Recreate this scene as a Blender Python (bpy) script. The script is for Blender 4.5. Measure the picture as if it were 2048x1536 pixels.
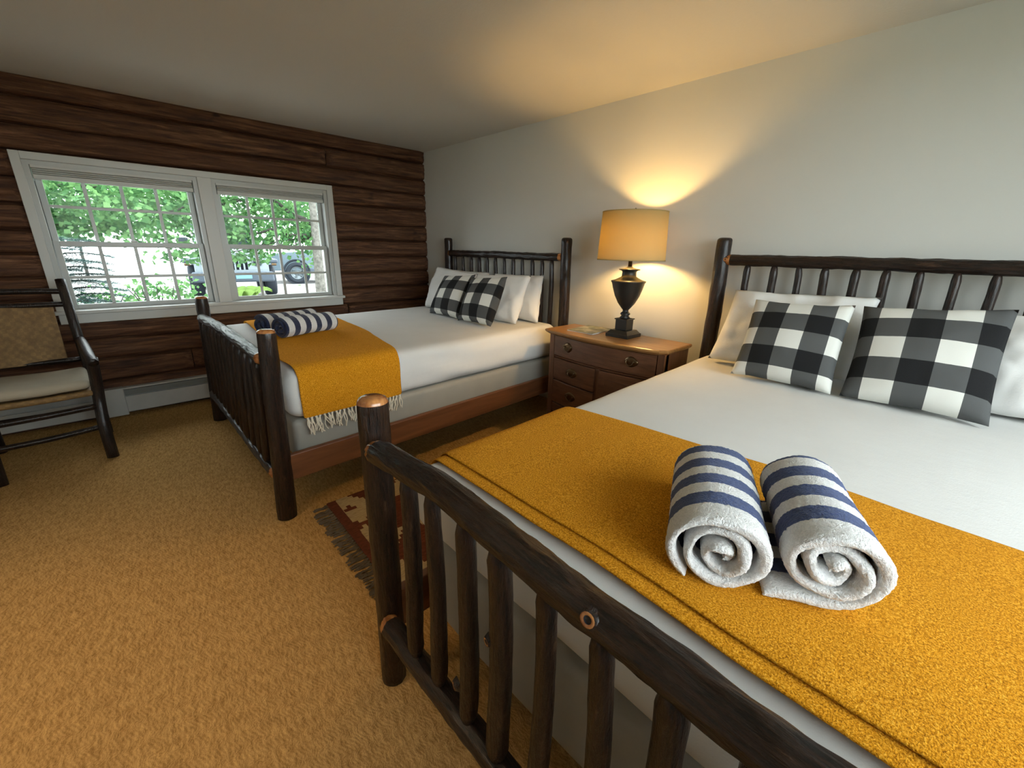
import bpy, bmesh, math, random
import numpy as np
from mathutils import Vector, Matrix, noise

for o in list(bpy.data.objects):
    bpy.data.objects.remove(o, do_unlink=True)
sc = bpy.context.scene
col = sc.collection
R = math.radians

# ------------------------------------------------------------------ camera
YAW, PITCH, ROLL = 0.8098, -0.3101, 0.0206
CAM = Vector((4.3517, -2.7752, 1.3084))
F_PX = 842.31
fw = Vector((-math.sin(YAW)*math.cos(PITCH), math.cos(YAW)*math.cos(PITCH), math.sin(PITCH)))
rt0 = Vector((math.cos(YAW), math.sin(YAW), 0)); up0 = rt0.cross(fw)
rt = rt0*math.cos(ROLL) + up0*math.sin(ROLL)
up = up0*math.cos(ROLL) - rt0*math.sin(ROLL)
cam_d = bpy.data.cameras.new('camera')
cam_d.sensor_fit = 'HORIZONTAL'; cam_d.sensor_width = 36.0
cam_d.lens = F_PX/2048*36.0
cam_d.clip_start = 0.02; cam_d.clip_end = 500
cam = bpy.data.objects.new('camera', cam_d); col.objects.link(cam)
cam.matrix_world = Matrix(((rt.x, up.x, -fw.x, CAM.x), (rt.y, up.y, -fw.y, CAM.y), (rt.z, up.z, -fw.z, CAM.z), (0, 0, 0, 1)))
sc.camera = cam

# ------------------------------------------------------------------ light and exposure
SKY_STRENGTH = 9.0
SUN_STRENGTH = 4.0
LAMP_STRENGTH = 480.0
CEILING_FILL = 9.0  # strength of the added ceiling fill
EXPOSURE = 0.26
FLOOR_FILL = 1300.0  # strength of the added fill lamp over the near floor
w = bpy.data.worlds.new('sky'); sc.world = w; w.use_nodes = True
bg = w.node_tree.nodes['Background']
bg.inputs['Color'].default_value = (0.90, 0.96, 1.0, 1); bg.inputs['Strength'].default_value = SKY_STRENGTH
sd = bpy.data.lights.new('sun', 'SUN'); sd.energy = SUN_STRENGTH; sd.angle = R(1.0); sd.color = (1, .95, .86)
sun = bpy.data.objects.new('sun', sd); col.objects.link(sun)
sun.rotation_euler = Vector((-0.05, -0.62, -0.78)).to_track_quat('-Z', 'Y').to_euler()
sun.location = (3, 3, 12)

def portal(name, loc, direction, sx, sy):
    l = bpy.data.lights.new(name, 'AREA'); l.shape = 'RECTANGLE'; l.size = sx; l.size_y = sy
    l.cycles.is_portal = True
    o = bpy.data.objects.new(name, l); col.objects.link(o)
    o.location = loc; o.rotation_euler = Vector(direction).to_track_quat('-Z', 'Z').to_euler()
    return o
portal('portal', (-.24, -2.05, 1.30), (1, 0, 0), 1.9, 1.0)
portal('portal', (5.66, -1.825, 1.475), (-1, 0, 0), 2.76, 1.26)

sc.view_settings.view_transform = 'Standard'
try: sc.view_settings.look = 'None'
except Exception: pass
sc.view_settings.gamma = 1; sc.view_settings.use_curve_mapping = False
sc.view_settings.exposure = EXPOSURE
try:
    sc.cycles.use_denoising = True
    sc.cycles.max_bounces = 10; sc.cycles.diffuse_bounces = 5; sc.cycles.transparent_max_bounces = 24
    sc.cycles.transmission_bounces = 6; sc.cycles.glossy_bounces = 3
    sc.cycles.caustics_reflective = False; sc.cycles.caustics_refractive = False
    sc.cycles.sample_clamp_indirect = 6
except Exception: pass

# ------------------------------------------------------------------ material helpers
def srgb(r, g, b):
    f = lambda c: (c/255/12.92) if c/255 <= .04045 else ((c/255+.055)/1.055)**2.4
    return (f(r), f(g), f(b), 1)
class NT:
    def __init__(s, name):
        s.m = bpy.data.materials.new(name); s.m.use_nodes = True
        s.t = s.m.node_tree; s.b = s.t.nodes['Principled BSDF']; s.out = s.t.nodes['Material Output']
    def n(s, t, **k):
        x = s.t.nodes.new(t)
        for a, v in k.items():
            if a.startswith('i_'):
                key = a[2:]; key = int(key) if key.isdigit() else key
                x.inputs[key].default_value = v
            else: setattr(x, a, v)
        return x
    def l(s, a, b): s.t.links.new(a, b)
    def math(s, op, a, b=None, c=None):
        x = s.n('ShaderNodeMath', operation=op)
        for i, v in enumerate((a, b, c)):
            if v is None: continue
            if isinstance(v, (int, float)): x.inputs[i].default_value = v
            else: s.l(v, x.inputs[i])
        return x.outputs[0]
    def coord(s, kind='Object', scale=(1, 1, 1), rand=0.0):
        tc = s.n('ShaderNodeTexCoord'); v = tc.outputs[kind]
        if rand:
            oi = s.n('ShaderNodeObjectInfo'); mu = s.math('MULTIPLY', oi.outputs['Random'], rand)
            ad = s.n('ShaderNodeVectorMath', operation='ADD'); s.l(v, ad.inputs[0]); s.l(mu, ad.inputs[1]); v = ad.outputs[0]
        mp = s.n('ShaderNodeMapping'); mp.inputs['Scale'].default_value = scale; s.l(v, mp.inputs['Vector'])
        return mp.outputs[0]
    def noise(s, vec, scale, detail=4, rough=.55, dist=0):
        x = s.n('ShaderNodeTexNoise'); x.inputs['Scale'].default_value = scale; x.inputs['Detail'].default_value = detail
        x.inputs['Roughness'].default_value = rough; x.inputs['Distortion'].default_value = dist; s.l(vec, x.inputs['Vector'])
        return x.outputs['Fac']
    def ramp(s, fac, stops, interp='LINEAR'):
        x = s.n('ShaderNodeValToRGB'); e = x.color_ramp.elements; x.color_ramp.interpolation = interp
        e[0].position, e[0].color = stops[0]; e[1].position, e[1].color = stops[1]
        for p, c in stops[2:]:
            q = e.new(p); q.color = c
        s.l(fac, x.inputs[0]); return x.outputs[0]
    def mix(s, fac, a, b, blend='MIX'):
        x = s.n('ShaderNodeMix', data_type='RGBA', blend_type=blend)
        for i, v in ((0, fac), (6, a), (7, b)):
            if isinstance(v, (int, float)): x.inputs[i].default_value = v
            elif isinstance(v, tuple): x.inputs[i].default_value = v
            else: s.l(v, x.inputs[i])
        return x.outputs[2]
    def bump(s, h, strength=.3, dist=.01):
        x = s.n('ShaderNodeBump'); x.inputs['Strength'].default_value = strength; x.inputs['Distance'].default_value = dist
        s.l(h, x.inputs['Height']); s.l(x.outputs[0], s.b.inputs['Normal'])
    def color(s, c):
        if isinstance(c, tuple): s.b.inputs['Base Color'].default_value = c
        else: s.l(c, s.b.inputs['Base Color'])
    def set(s, **k):
        for a, v in k.items(): s.b.inputs[a.replace('_', ' ')].default_value = v
        return s
def plain(name, c, rough=.5, metal=0.0, var=0.0, vs=8, spec=.5):
    t = NT(name); t.set(Roughness=rough, Metallic=metal)
    t.b.inputs['Specular IOR Level'].default_value = spec
    if var:
        f = t.noise(t.coord('Object', rand=7), vs)
        lo = tuple(x*(1-var) for x in c[:3])+(1,); hi = tuple(min(1, x*(1+var)) for x in c[:3])+(1,)
        t.color(t.ramp(f, [(.3, lo), (.7, hi)]))
    else: t.color(c)
    return t.m
def fabric(name, c, var=.06, scale=350, bump=.15, rough=.9, vs=6):
    t = NT(name); t.set(Roughness=rough); t.b.inputs['Specular IOR Level'].default_value = .15
    v = t.coord('Object')
    lo = tuple(x*(1-var) for x in c[:3])+(1,); hi = tuple(min(1, x*(1+var)) for x in c[:3])+(1,)
    t.color(t.ramp(t.noise(v, vs), [(.3, lo), (.7, hi)]))
    h = t.math('ADD', t.noise(v, scale, 2), t.math('MULTIPLY', t.noise(v, 9, 3), 3.0))
    t.bump(h, bump, .004)
    return t.m
M = {}
# hickory bark, varnished: streaks along the pole's own z axis
def bark(name, dark, mid, light, rough=.33):
    t = NT(name); t.set(Roughness=rough)
    t.b.inputs['Coat Weight'].default_value = .5; t.b.inputs['Coat Roughness'].default_value = .16; t.b.inputs['Specular IOR Level'].default_value = .2
    v = t.coord('Object', (1, 1, .10), 11); v2 = t.coord('Object', (1, 1, .3), 5); v3 = t.coord('Object', (1, 1, .16), 3)
    f = t.noise(v, 90, 6, .65, .3); g = t.noise(v2, 34, 5, .7); k = t.noise(v3, 260, 3, .6)
    c = t.ramp(t.math('ADD', t.math('MULTIPLY', f, .6), t.math('MULTIPLY', k, .4)), [(.40, dark), (.60, mid)])
    c = t.mix(t.ramp(g, [(.60, (0, 0, 0, 1)), (.74, (.6, .6, .6, 1))]), c, light)
    t.color(c)
    t.bump(t.math('ADD', t.math('MULTIPLY', k, .5), t.math('ADD', f, t.math('MULTIPLY', g, .8))), 1.0, .010)
    b2 = t.n('ShaderNodeBump'); b2.inputs['Strength'].default_value = .35; b2.inputs['Distance'].default_value = .006; t.l(f, b2.inputs['Height']); t.l(b2.outputs[0], t.b.inputs['Coat Normal'])
    return t.m
M['bark'] = bark('bark', (.0028, .0014, .0009, 1), (.030, .0125, .006, 1), (.11, .055, .026, 1), .5)
M['bark_chair'] = bark('bark_chair', (.006, .004, .003, 1), (.025, .014, .01, 1), (.07, .04, .025, 1), .4)
def cutwood():
    t = NT('cut_wood'); t.set(Roughness=.25); t.b.inputs['Coat Weight'].default_value = .5; t.b.inputs['Coat Roughness'].default_value = .08
    v = t.coord('Object', (1, 1, .3), 9)
    t.color(t.ramp(t.noise(v, 45, 4), [(.3, (.22, .07, .02, 1)), (.7, (.55, .24, .075, 1))])); return t.m
M['cut'] = cutwood()
def logwood():
    t = NT('log_wood'); t.set(Roughness=.62); t.b.inputs['Specular IOR Level'].default_value = .35
    v = t.coord('Object', (1, .07, 1), 13); v2 = t.coord('Object', (1, .35, 1), 4); v3 = t.coord('Object', (1, .45, 1), 21)
    f = t.noise(v, 42, 7, .68, .5); g = t.noise(v2, 5, 3); k = t.noise(v3, 9, 2, .5)
    c = t.ramp(f, [(.34, (.022, .008, .004, 1)), (.50, (.105, .044, .020, 1)), (.68, (.26, .13, .065, 1))])
    c = t.mix(t.ramp(g, [(.35, (0, 0, 0, 1)), (.75, (.65, .65, .65, 1))]), c, (.085, .034, .017, 1))
    c = t.mix(t.ramp(k, [(.70, (0, 0, 0, 1)), (.77, (.9, .9, .9, 1))]), c, (.018, .007, .004, 1))
    t.color(c); t.bump(f, .9, .012); return t.m
M['log'] = logwood()
def wood(name, lo, hi, axis=0, scale=30, rough=.35, stretch=.08):
    t = NT(name); t.set(Roughness=rough); s = [1, 1, 1]; s[axis] = stretch
    v = t.coord('Object', tuple(s), 5); f = t.noise(v, scale, 6, .6, .6)
    t.color(t.ramp(f, [(.28, lo), (.75, hi)])); t.bump(f, .12, .003); return t.m
M['rail'] = wood('rail_wood', (.10, .035, .014, 1), (.24, .095, .038, 1), 1, 22, .4)
M['oak_top'] = wood('oak_top', (.20, .095, .030, 1), (.42, .225, .080, 1), 0, 40, .3)
M['oak'] = wood('oak_body', (.065, .026, .013, 1), (.17, .075, .038, 1), 0, 40, .38)
M['oak_v'] = wood('oak_side', (.065, .026, .013, 1), (.17, .075, .038, 1), 2, 40, .38)
def paintwall(name, c, bump=.12):
    t = NT(name); t.set(Roughness=.85); t.b.inputs['Specular IOR Level'].default_value = .2
    v = t.coord('Object'); t.color(c); t.bump(t.math('ADD', t.noise(v, 60, 3), t.noise(v, 220, 2)), bump, .003); return t.m
M['wall'] = paintwall('white_wall', (.66, .665, .63, 1))
M['ceil'] = paintwall('ceiling_paint', (.62, .60, .55, 1), .25)
M['paint'] = plain('white_gloss_paint', (.54, .555, .53, 1), .35)
M['vinyl'] = plain('white_vinyl', (.46, .48, .46, 1), .3)
M['darkgap'] = plain('dark_track', (.01, .01, .01, 1), .6)
M['heater'] = plain('heater_enamel', (.42, .43, .41, 1), .4, 0, .05)
M['grille'] = plain('heater_grille', (.16, .17, .16, 1), .5)
def carpet():
    t = NT('carpet'); t.set(Roughness=1.0); t.b.inputs['Specular IOR Level'].default_value = .05
    tc = t.n('ShaderNodeTexCoord'); mp = t.n('ShaderNodeMapping'); mp.inputs['Rotation'].default_value = (0, 0, R(8)); t.l(tc.outputs['Object'], mp.inputs['Vector'])
    wob = t.n('ShaderNodeTexNoise'); wob.inputs['Scale'].default_value = 28; wob.inputs['Detail'].default_value = 3; t.l(mp.outputs[0], wob.inputs['Vector'])
    sep = t.n('ShaderNodeSeparateXYZ'); t.l(mp.outputs[0], sep.inputs[0])
    wx = t.math('MULTIPLY', t.math('SUBTRACT', wob.outputs['Fac'], .5), .05)
    tri = t.math('PINGPONG', t.math('ADD', t.math('ADD', sep.outputs[0], 50.0), wx), .030)
    ph = t.math('ADD', t.math('ADD', sep.outputs[1], wx), t.math('MULTIPLY', tri, .55))
    s = t.math('SINE', t.math('MULTIPLY', ph, 2*math.pi/.0105))
    st = t.n('ShaderNodeMapping'); st.inputs['Scale'].default_value = (.35, 1, 1); t.l(mp.outputs[0], st.inputs['Vector'])
    n1 = t.noise(mp.outputs[0], 300, 3, .7); n2 = t.noise(st.outputs[0], 95, 4, .7)
    h = t.math('ADD', t.math('MULTIPLY', s, .085), t.math('ADD', t.math('MULTIPLY', n1, .7), t.math('MULTIPLY', n2, 1.25)))
    c = t.ramp(t.math('MULTIPLY_ADD', h, .75, -.23), [(.26, (.24, .125, .036, 1)), (.74, (.64, .39, .145, 1))])
    big = t.noise(mp.outputs[0], 1.6, 3)
    c = t.mix(t.math('MULTIPLY', big, .2), c, (.32, .19, .085, 1)); t.color(c)
    t.bump(h, .8, .006); return t.m
M['carpet'] = carpet()
M['sheet'] = fabric('white_coverlet', (.68, .68, .665, 1), .02, 260, .16)
M['spring'] = fabric('box_spring_ticking', (.34, .33, .295, 1), .05, 160, .15, .55)
M['pillow'] = fabric('white_pillowcase', (.76, .76, .74, 1), .02, 200, .22)
def mustard():
    t = NT('mustard_wool'); t.set(Roughness=1); t.b.inputs['Specular IOR Level'].default_value = .05
    t.b.inputs['Sheen Weight'].default_value = .02
    v = t.coord('Object'); f = t.noise(v, 310, 3, .8); g = t.noise(v, 5, 3)
    c = t.ramp(f, [(.34, (.24, .085, .003, 1)), (.52, (.74, .305, .011, 1)), (.68, (.97, .54, .065, 1))])
    c = t.mix(t.math('MULTIPLY', g, .3), c, (.52, .19, .008, 1)); t.color(c)
    t.bump(t.math('ADD', f, t.math('MULTIPLY', t.noise(v, 420, 2), .6)), .7, .004); return t.m
M['mustard'] = mustard()
M['fringe'] = plain('cream_fringe', (.78, .72, .60, 1), .95)
M['rugfringe'] = plain('rug_fringe', (.10, .075, .05, 1), .95, 0, .3, 60)
def check(name, offu, offv, w, h, cell=.098):
    t = NT(name); t.set(Roughness=.95); t.b.inputs['Specular IOR Level'].default_value = .1
    tc = t.n('ShaderNodeTexCoord'); sep = t.n('ShaderNodeSeparateXYZ'); t.l(tc.outputs['UV'], sep.inputs[0])
    def stripe(o, size, off):
        return t.math('FLOOR', t.math('FLOORED_MODULO', t.math('MULTIPLY_ADD', o, size/cell, off), 2.0))
    a = stripe(sep.outputs[0], w, offu); b = stripe(sep.outputs[1], h, offv)
    s = t.math('MULTIPLY', t.math('ADD', a, b), .5)
    c = t.ramp(s, [(0, (.72, .72, .67, 1)), (.25, (.085, .088, .088, 1)), (.75, (.006, .006, .007, 1))], 'CONSTANT')
    n = t.noise(t.coord('UV', (1, 1, 1)), 260, 2)
    t.color(t.mix(t.math('MULTIPLY', n, .12), c, (.2, .2, .2, 1))); t.bump(n, .2, .002); return t.m
def terry(name, blue, y0, period, frac, lead):
    t = NT(name); t.set(Roughness=1); t.b.inputs['Specular IOR Level'].default_value = .05; t.b.inputs['Sheen Weight'].default_value = .25
    tc = t.n('ShaderNodeTexCoord'); sep = t.n('ShaderNodeSeparateXYZ'); t.l(tc.outputs['Object'], sep.inputs[0])
    v = t.coord('Object'); n = t.noise(v, 260, 3, .7)
    y = t.math('ADD', sep.outputs[1], t.math('MULTIPLY', t.math('SUBTRACT', n, .5), .006))
    ph = t.math('FRACT', t.math('DIVIDE', t.math('SUBTRACT', y, y0), period))
    s = t.math('MULTIPLY', t.math('LESS_THAN', ph, frac), t.math('GREATER_THAN', y, lead))
    wht = t.ramp(n, [(.3, (.70, .71, .71, 1)), (.65, (.90, .90, .89, 1))])
    blu = t.ramp(n, [(.3, tuple(x*.6 for x in blue[:3])+(1,)), (.7, blue)])
    t.color(t.mix(s, wht, blu)); t.bump(t.math('ADD', n, t.math('MULTIPLY', t.noise(v, 60, 2), .6)), .9, .006); return t.m
def leafmat(name, a, b, trans=.5):
    t = NT(name); t.t.nodes.remove(t.b)
    g = t.n('ShaderNodeNewGeometry'); c = t.ramp(g.outputs['Random Per Island'], [(.1, a), (.9, b)])
    d = t.n('ShaderNodeBsdfDiffuse'); tr = t.n('ShaderNodeBsdfTranslucent'); mx = t.n('ShaderNodeMixShader'); mx.inputs[0].default_value = trans
    t.l(c, d.inputs[0]); t.l(c, tr.inputs[0]); t.l(d.outputs[0], mx.inputs[1]); t.l(tr.outputs[0], mx.inputs[2]); t.l(mx.outputs[0], t.out.inputs[0]); return t.m
M['leaf'] = leafmat('maple_leaf', (.05, .13, .05, 1), (.15, .29, .11, 1))
M['leaf_y'] = leafmat('yellow_leaf', (.09, .17, .045, 1), (.16, .24, .07, 1))
M['leaf_far'] = leafmat('far_leaf', (.05, .12, .055, 1), (.11, .23, .10, 1))
M['needle'] = leafmat('spruce_needle', (.03, .065, .062, 1), (.08, .13, .125, 1), .15)
M['trunk'] = plain('pale_tree_bark', (.11, .105, .09, 1), .9, 0, .45, 22)
M['twig'] = plain('twig_bark', (.03, .027, .022, 1), .9, 0, .3, 22)
M['gravel'] = plain('pale_gravel', (.17, .165, .16, 1), .95, 0, .18, 3)
M['lawn'] = plain('lawn_grass', (.26, .27, .22, 1), .95, 0, .3, 5)
def glass():
    t = NT('window_glass'); t.t.nodes.remove(t.b)
    tr = t.n('ShaderNodeBsdfTransparent'); tr.inputs[0].default_value = (.95, .97, .96, 1); gl = t.n('ShaderNodeBsdfGlossy'); gl.inputs['Roughness'].default_value = .02
    fr = t.n('ShaderNodeFresnel'); fr.inputs[0].default_value = 1.13; mx = t.n('ShaderNodeMixShader')
    t.l(fr.outputs[0], mx.inputs[0]); t.l(tr.outputs[0], mx.inputs[1]); t.l(gl.outputs[0], mx.inputs[2]); t.l(mx.outputs[0], t.out.inputs[0]); return t.m
M['glass'] = glass()
def shade():
    t = NT('lamp_shade_linen'); t.t.nodes.remove(t.b)
    d = t.n('ShaderNodeBsdfDiffuse'); d.inputs[0].default_value = (.58, .49, .25, 1)
    tr = t.n('ShaderNodeBsdfTranslucent'); tr.inputs[0].default_value = (.52, .405, .12, 1)
    mx = t.n('ShaderNodeMixShader'); mx.inputs[0].default_value = .36
    t.l(d.outputs[0], mx.inputs[1]); t.l(tr.outputs[0], mx.inputs[2]); t.l(mx.outputs[0], t.out.inputs[0]); return t.m
M['shade'] = shade()
def emit(name, c, s):
    t = NT(name); t.t.nodes.remove(t.b); e = t.n('ShaderNodeEmission'); e.inputs[0].default_value = c; e.inputs[1].default_value = s
    t.l(e.outputs[0], t.out.inputs[0]); return t.m
M['bulb'] = emit('bulb_glow', (1, .60, .20, 1), LAMP_STRENGTH)
M['lampblack'] = plain('matte_black_lamp', (.014, .015, .015, 1), .38, 0, .2, 10)
M['brass'] = plain('aged_brass', (.12, .08, .045, 1), .28, .95)
M['black'] = plain('black_rubber', (.018, .023, .030, 1), .8, 0, 0, 8, .2)
M['bumper'] = plain('dark_grey_bumper', (.04, .055, .075, 1), .6)
M['jeep'] = plain('silver_car_paint', (.22, .26, .285, 1), .35, .2)
M['suv'] = plain('blue_grey_car_paint', (.08, .115, .14, 1), .35, .2)
M['carglass'] = plain('car_glass', (.012, .018, .024, 1), .15, 0, 0, 8, .3)
M['chrome'] = plain('chrome', (.10, .12, .13, 1), .3, .6)
M['plate'] = plain('licence_plate', (.12, .25, .30, 1), .4)
M['splint'] = NT('woven_splint')
def splint():
    t = M['splint']; t.set(Roughness=.7)
    ck = t.n('ShaderNodeTexChecker'); ck.inputs['Scale'].default_value = 1
    v = t.coord('Object', (45, 45, 45)); t.l(v, ck.inputs[0])
    f = t.noise(t.coord('Object'), 30, 4)
    c = t.mix(t.math('MULTIPLY', ck.outputs['Fac'], .4), t.ramp(f, [(.3, (.15, .085, .028, 1)), (.7, (.29, .175, .062, 1))]), (.14, .08, .03, 1))
    t.color(c); t.bump(ck.outputs['Fac'], .3, .003); return t.m
M['splint'] = splint()
M['cushion'] = fabric('beige_cushion', (.40, .36, .28, 1), .06, 260, .2)

# ------------------------------------------------------------------ object helpers
WM = {}
def setw(o, mat, parent=None):
    WM[o.name] = mat
    if parent is not None:
        o.parent = parent; o.matrix_basis = WM[parent.name].inverted() @ mat
    else: o.matrix_basis = mat
def tag(o, label=None, cat=None, group=None, kind=None):
    if label: o['label'] = label
    if cat: o['category'] = cat
    if group: o['group'] = group
    if kind: o['kind'] = kind
    return o
def empty(name, loc, label, cat, group=None, rz=0):
    o = bpy.data.objects.new(name, None); col.objects.link(o); o.empty_display_size = .1
    setw(o, Matrix.Translation(loc) @ Matrix.Rotation(rz, 4, 'Z')); return tag(o, label, cat, group)
def link(name, me, parent=None, mat=Matrix(), smooth=True):
    o = bpy.data.objects.new(name, me); col.objects.link(o); setw(o, mat, parent)
    if smooth: me.polygons.foreach_set('use_smooth', [True]*len(me.polygons))
    return o
def mesh(name, V, Fc, mats, parent=None, mat=Matrix(), smooth=True, uv=None, midx=None):
    me = bpy.data.meshes.new(name); me.from_pydata([tuple(v) for v in V], [], [tuple(f) for f in Fc])
    for m in (mats if isinstance(mats, (list, tuple)) else [mats]): me.materials.append(m)
    if midx is not None: me.polygons.foreach_set('material_index', midx)
    if uv is not None:
        ul = me.uv_layers.new(name='UVMap')
        for lp in me.loops: ul.data[lp.index].uv = uv[lp.vertex_index]
    me.update(); return link(name, me, parent, mat, smooth)
def bm_obj(name, bm, m, parent=None, mat=Matrix(), smooth=False):
    me = bpy.data.meshes.new(name); bm.normal_update(); bm.to_mesh(me); bm.free(); me.materials.append(m)
    o = link(name, me, parent, mat, smooth)
    return o
def add_box(bm, a, b, bev=0.0, seg=2):
    a, b = Vector(a), Vector(b); c = (a+b)/2; s = b-a
    r = bmesh.ops.create_cube(bm, size=1, matrix=Matrix.Translation(c) @ Matrix.Diagonal((abs(s.x), abs(s.y), abs(s.z), 1)))
    if bev:
        vs = set(r['verts']); es = [e for e in bm.edges if e.verts[0] in vs and e.verts[1] in vs]
        bmesh.ops.bevel(bm, geom=es, offset=bev, segments=seg, affect='EDGES', profile=.5)
def box(name, a, b, m, parent=None, bev=.003, seg=2, smooth=False, local=True, rz=0):
    c = (Vector(a)+Vector(b))/2; bm = bmesh.new()
    if local:
        add_box(bm, Vector(a)-c, Vector(b)-c, bev, seg); return bm_obj(name, bm, m, parent, Matrix.Translation(c) @ Matrix.Rotation(rz, 4, 'Z'), smooth)
    add_box(bm, a, b, bev, seg); return bm_obj(name, bm, m, parent, Matrix(), smooth)
def struct(o, label=None): o['kind'] = 'structure'; (label and o.__setitem__('label', label)); return o
def frame_z(p0, p1):
    d = (Vector(p1)-Vector(p0)); z = d.normalized()
    x = Vector((1, 0, 0)) if abs(z.x) < .8 else Vector((0, 1, 0))
    x = (x - z*x.dot(z)).normalized(); y = z.cross(x)
    return Matrix(((x.x, y.x, z.x, p0[0]), (x.y, y.y, z.y, p0[1]), (x.z, y.z, z.z, p0[2]), (0, 0, 0, 1))), d.length
def pole(name, p0, p1, r0, r1, mats, parent, seed=0, bend=.0, n=14, m=16, knob=.06, round0=.0, round1=.0, cut0=False, cut1=False, taper_end=0.0, bumps=(), fine=0.0, path=None):
    """tapered, slightly crooked pole; own z axis runs p0 -> p1. cut ends take the second material"""
    mat, L = frame_z(p0, p1); rnd = random.Random(seed); ph = rnd.uniform(0, 50)
    zs = []
    for i in range(n+1): zs.append(L*i/n)
    rad = lambda z: (r0+(r1-r0)*z/L)
    rings = []   # (z, r)
    def cap_(u): return .62+.38*math.sqrt(max(0, 1-(1-u)**2))
    if round0:
        for k in range(5): rings.append((round0*k/5, rad(0)*cap_(k/5), 1 if cut0 else 0))
    for i, z in enumerate(zs):
        if round0 and z < round0: continue
        if round1 and z > L-round1: continue
        rr = rad(z)
        if taper_end:
            dz = min(z, L-z)
            if dz < taper_end: rr *= .55+.45*(dz/taper_end)
        rings.append((z, rr, 0))
    if round1:
        for k in range(4, -1, -1): rings.append((L-round1*k/5, rad(L)*cap_(k/5), 1 if cut1 else 0))
    V = []; Fc = []; mi = []
    for (z, r, c) in rings:
        bx = bend*(math.sin(math.pi*z/L)*.6+.5*noise.noise((ph, z*2.2, 0))); by = bend*.7*noise.noise((ph+9, z*2.0, 3))
        e = min(1, z/.05, (L-z)/.05) if L > .1 else 1
        bx *= max(0, e); by *= max(0, e)
        if path: by += float(np.interp(z/L, path[0], path[1]))
        for j in range(m):
            a = 2*math.pi*j/m
            if fine: rr_ = 1.0+fine/r*(noise.noise((math.cos(a)*4+ph, math.sin(a)*4, z*14))+.8*noise.noise((math.cos(a)*7.5+ph, math.sin(a)*7.5, z*26))+1.2*abs(noise.noise((math.cos(a)*3.2, math.sin(a)*3.2+ph, z*7))))
            else: rr_ = 1.0
            q = rr_-1+1+knob*noise.noise((math.cos(a)*1.3+ph, math.sin(a)*1.3, z*7))+knob*.6*noise.noise((math.cos(a)*3+ph, math.sin(a)*3, z*17))
            for (bz, ba, bh, bw) in bumps:
                dz = (z-bz)/bw; da = (math.atan2(math.sin(a-ba), math.cos(a-ba)))*r/bw
                q += bh/r*math.exp(-(dz*dz+da*da)*2)
            V.append((bx+r*q*math.cos(a), by+r*q*math.sin(a), z))
    for i in range(len(rings)-1):
        for j in range(m):
            Fc.append((i*m+j, i*m+(j+1) % m, (i+1)*m+(j+1) % m, (i+1)*m+j)); mi.append(1 if rings[i+1][2] and rings[i][2] else 0)
    Fc.append(tuple(range(m-1, -1, -1))); mi.append(1 if cut0 else 0)
    k = (len(rings)-1)*m; Fc.append(tuple(k+j for j in range(m))); mi.append(1 if cut1 else 0)
    return mesh(name, V, Fc, mats, parent, mat, True, None, mi)
def lathe(name, prof, m, parent, loc, seg=32, cap=True):
    V = []; Fc = []
    for (r, z) in prof:
        for j in range(seg):
            a = 2*math.pi*j/seg; V.append((r*math.cos(a), r*math.sin(a), z))
    for i in range(len(prof)-1):
        for j in range(seg): Fc.append((i*seg+j, i*seg+(j+1) % seg, (i+1)*seg+(j+1) % seg, (i+1)*seg+j))
    if cap:
        Fc.append(tuple(range(seg-1, -1, -1))); k = (len(prof)-1)*seg; Fc.append(tuple(k+j for j in range(seg)))
    return mesh(name, V, Fc, m, parent, Matrix.Translation(loc))
def rbox_verts(hx, hy, hz, r, nx, ny, nz, rn=5):
    def axis(h, n):
        a = [-h+r*(1-math.cos(i/rn*math.pi/2)) for i in range(rn)]
        b = [(-h+r)+(2*h-2*r)*i/n for i in range(n+1)]
        return a+b+[-x for x in reversed(a)]
    X, Y, Z = axis(hx, nx), axis(hy, ny), axis(hz, nz)
    idx = {}; V = []; Fc = []
    def vid(x, y, z):
        k = (round(x, 6), round(y, 6), round(z, 6))
        if k not in idx:
            c = Vector((max(-hx+r, min(hx-r, x)), max(-hy+r, min(hy-r, y)), max(-hz+r, min(hz-r, z))))
            p = Vector((x, y, z)); d = p-c
            idx[k] = len(V); V.append(c+(d.normalized()*r if d.length > 1e-9 else d))
        return idx[k]
    for s in (-1, 1):
        for i in range(len(X)-1):
            for j in range(len(Y)-1):
                q = [vid(X[i], Y[j], s*hz), vid(X[i+1], Y[j], s*hz), vid(X[i+1], Y[j+1], s*hz), vid(X[i], Y[j+1], s*hz)]; Fc.append(q if s > 0 else q[::-1])
        for i in range(len(X)-1):
            for j in range(len(Z)-1):
                q = [vid(X[i], s*hy, Z[j]), vid(X[i+1], s*hy, Z[j]), vid(X[i+1], s*hy, Z[j+1]), vid(X[i], s*hy, Z[j+1])]; Fc.append(q if s < 0 else q[::-1])
        for i in range(len(Y)-1):
            for j in range(len(Z)-1):
                q = [vid(s*hx, Y[i], Z[j]), vid(s*hx, Y[i+1], Z[j]), vid(s*hx, Y[i+1], Z[j+1]), vid(s*hx, Y[i], Z[j+1])]; Fc.append(q if s > 0 else q[::-1])
    return V, Fc
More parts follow.
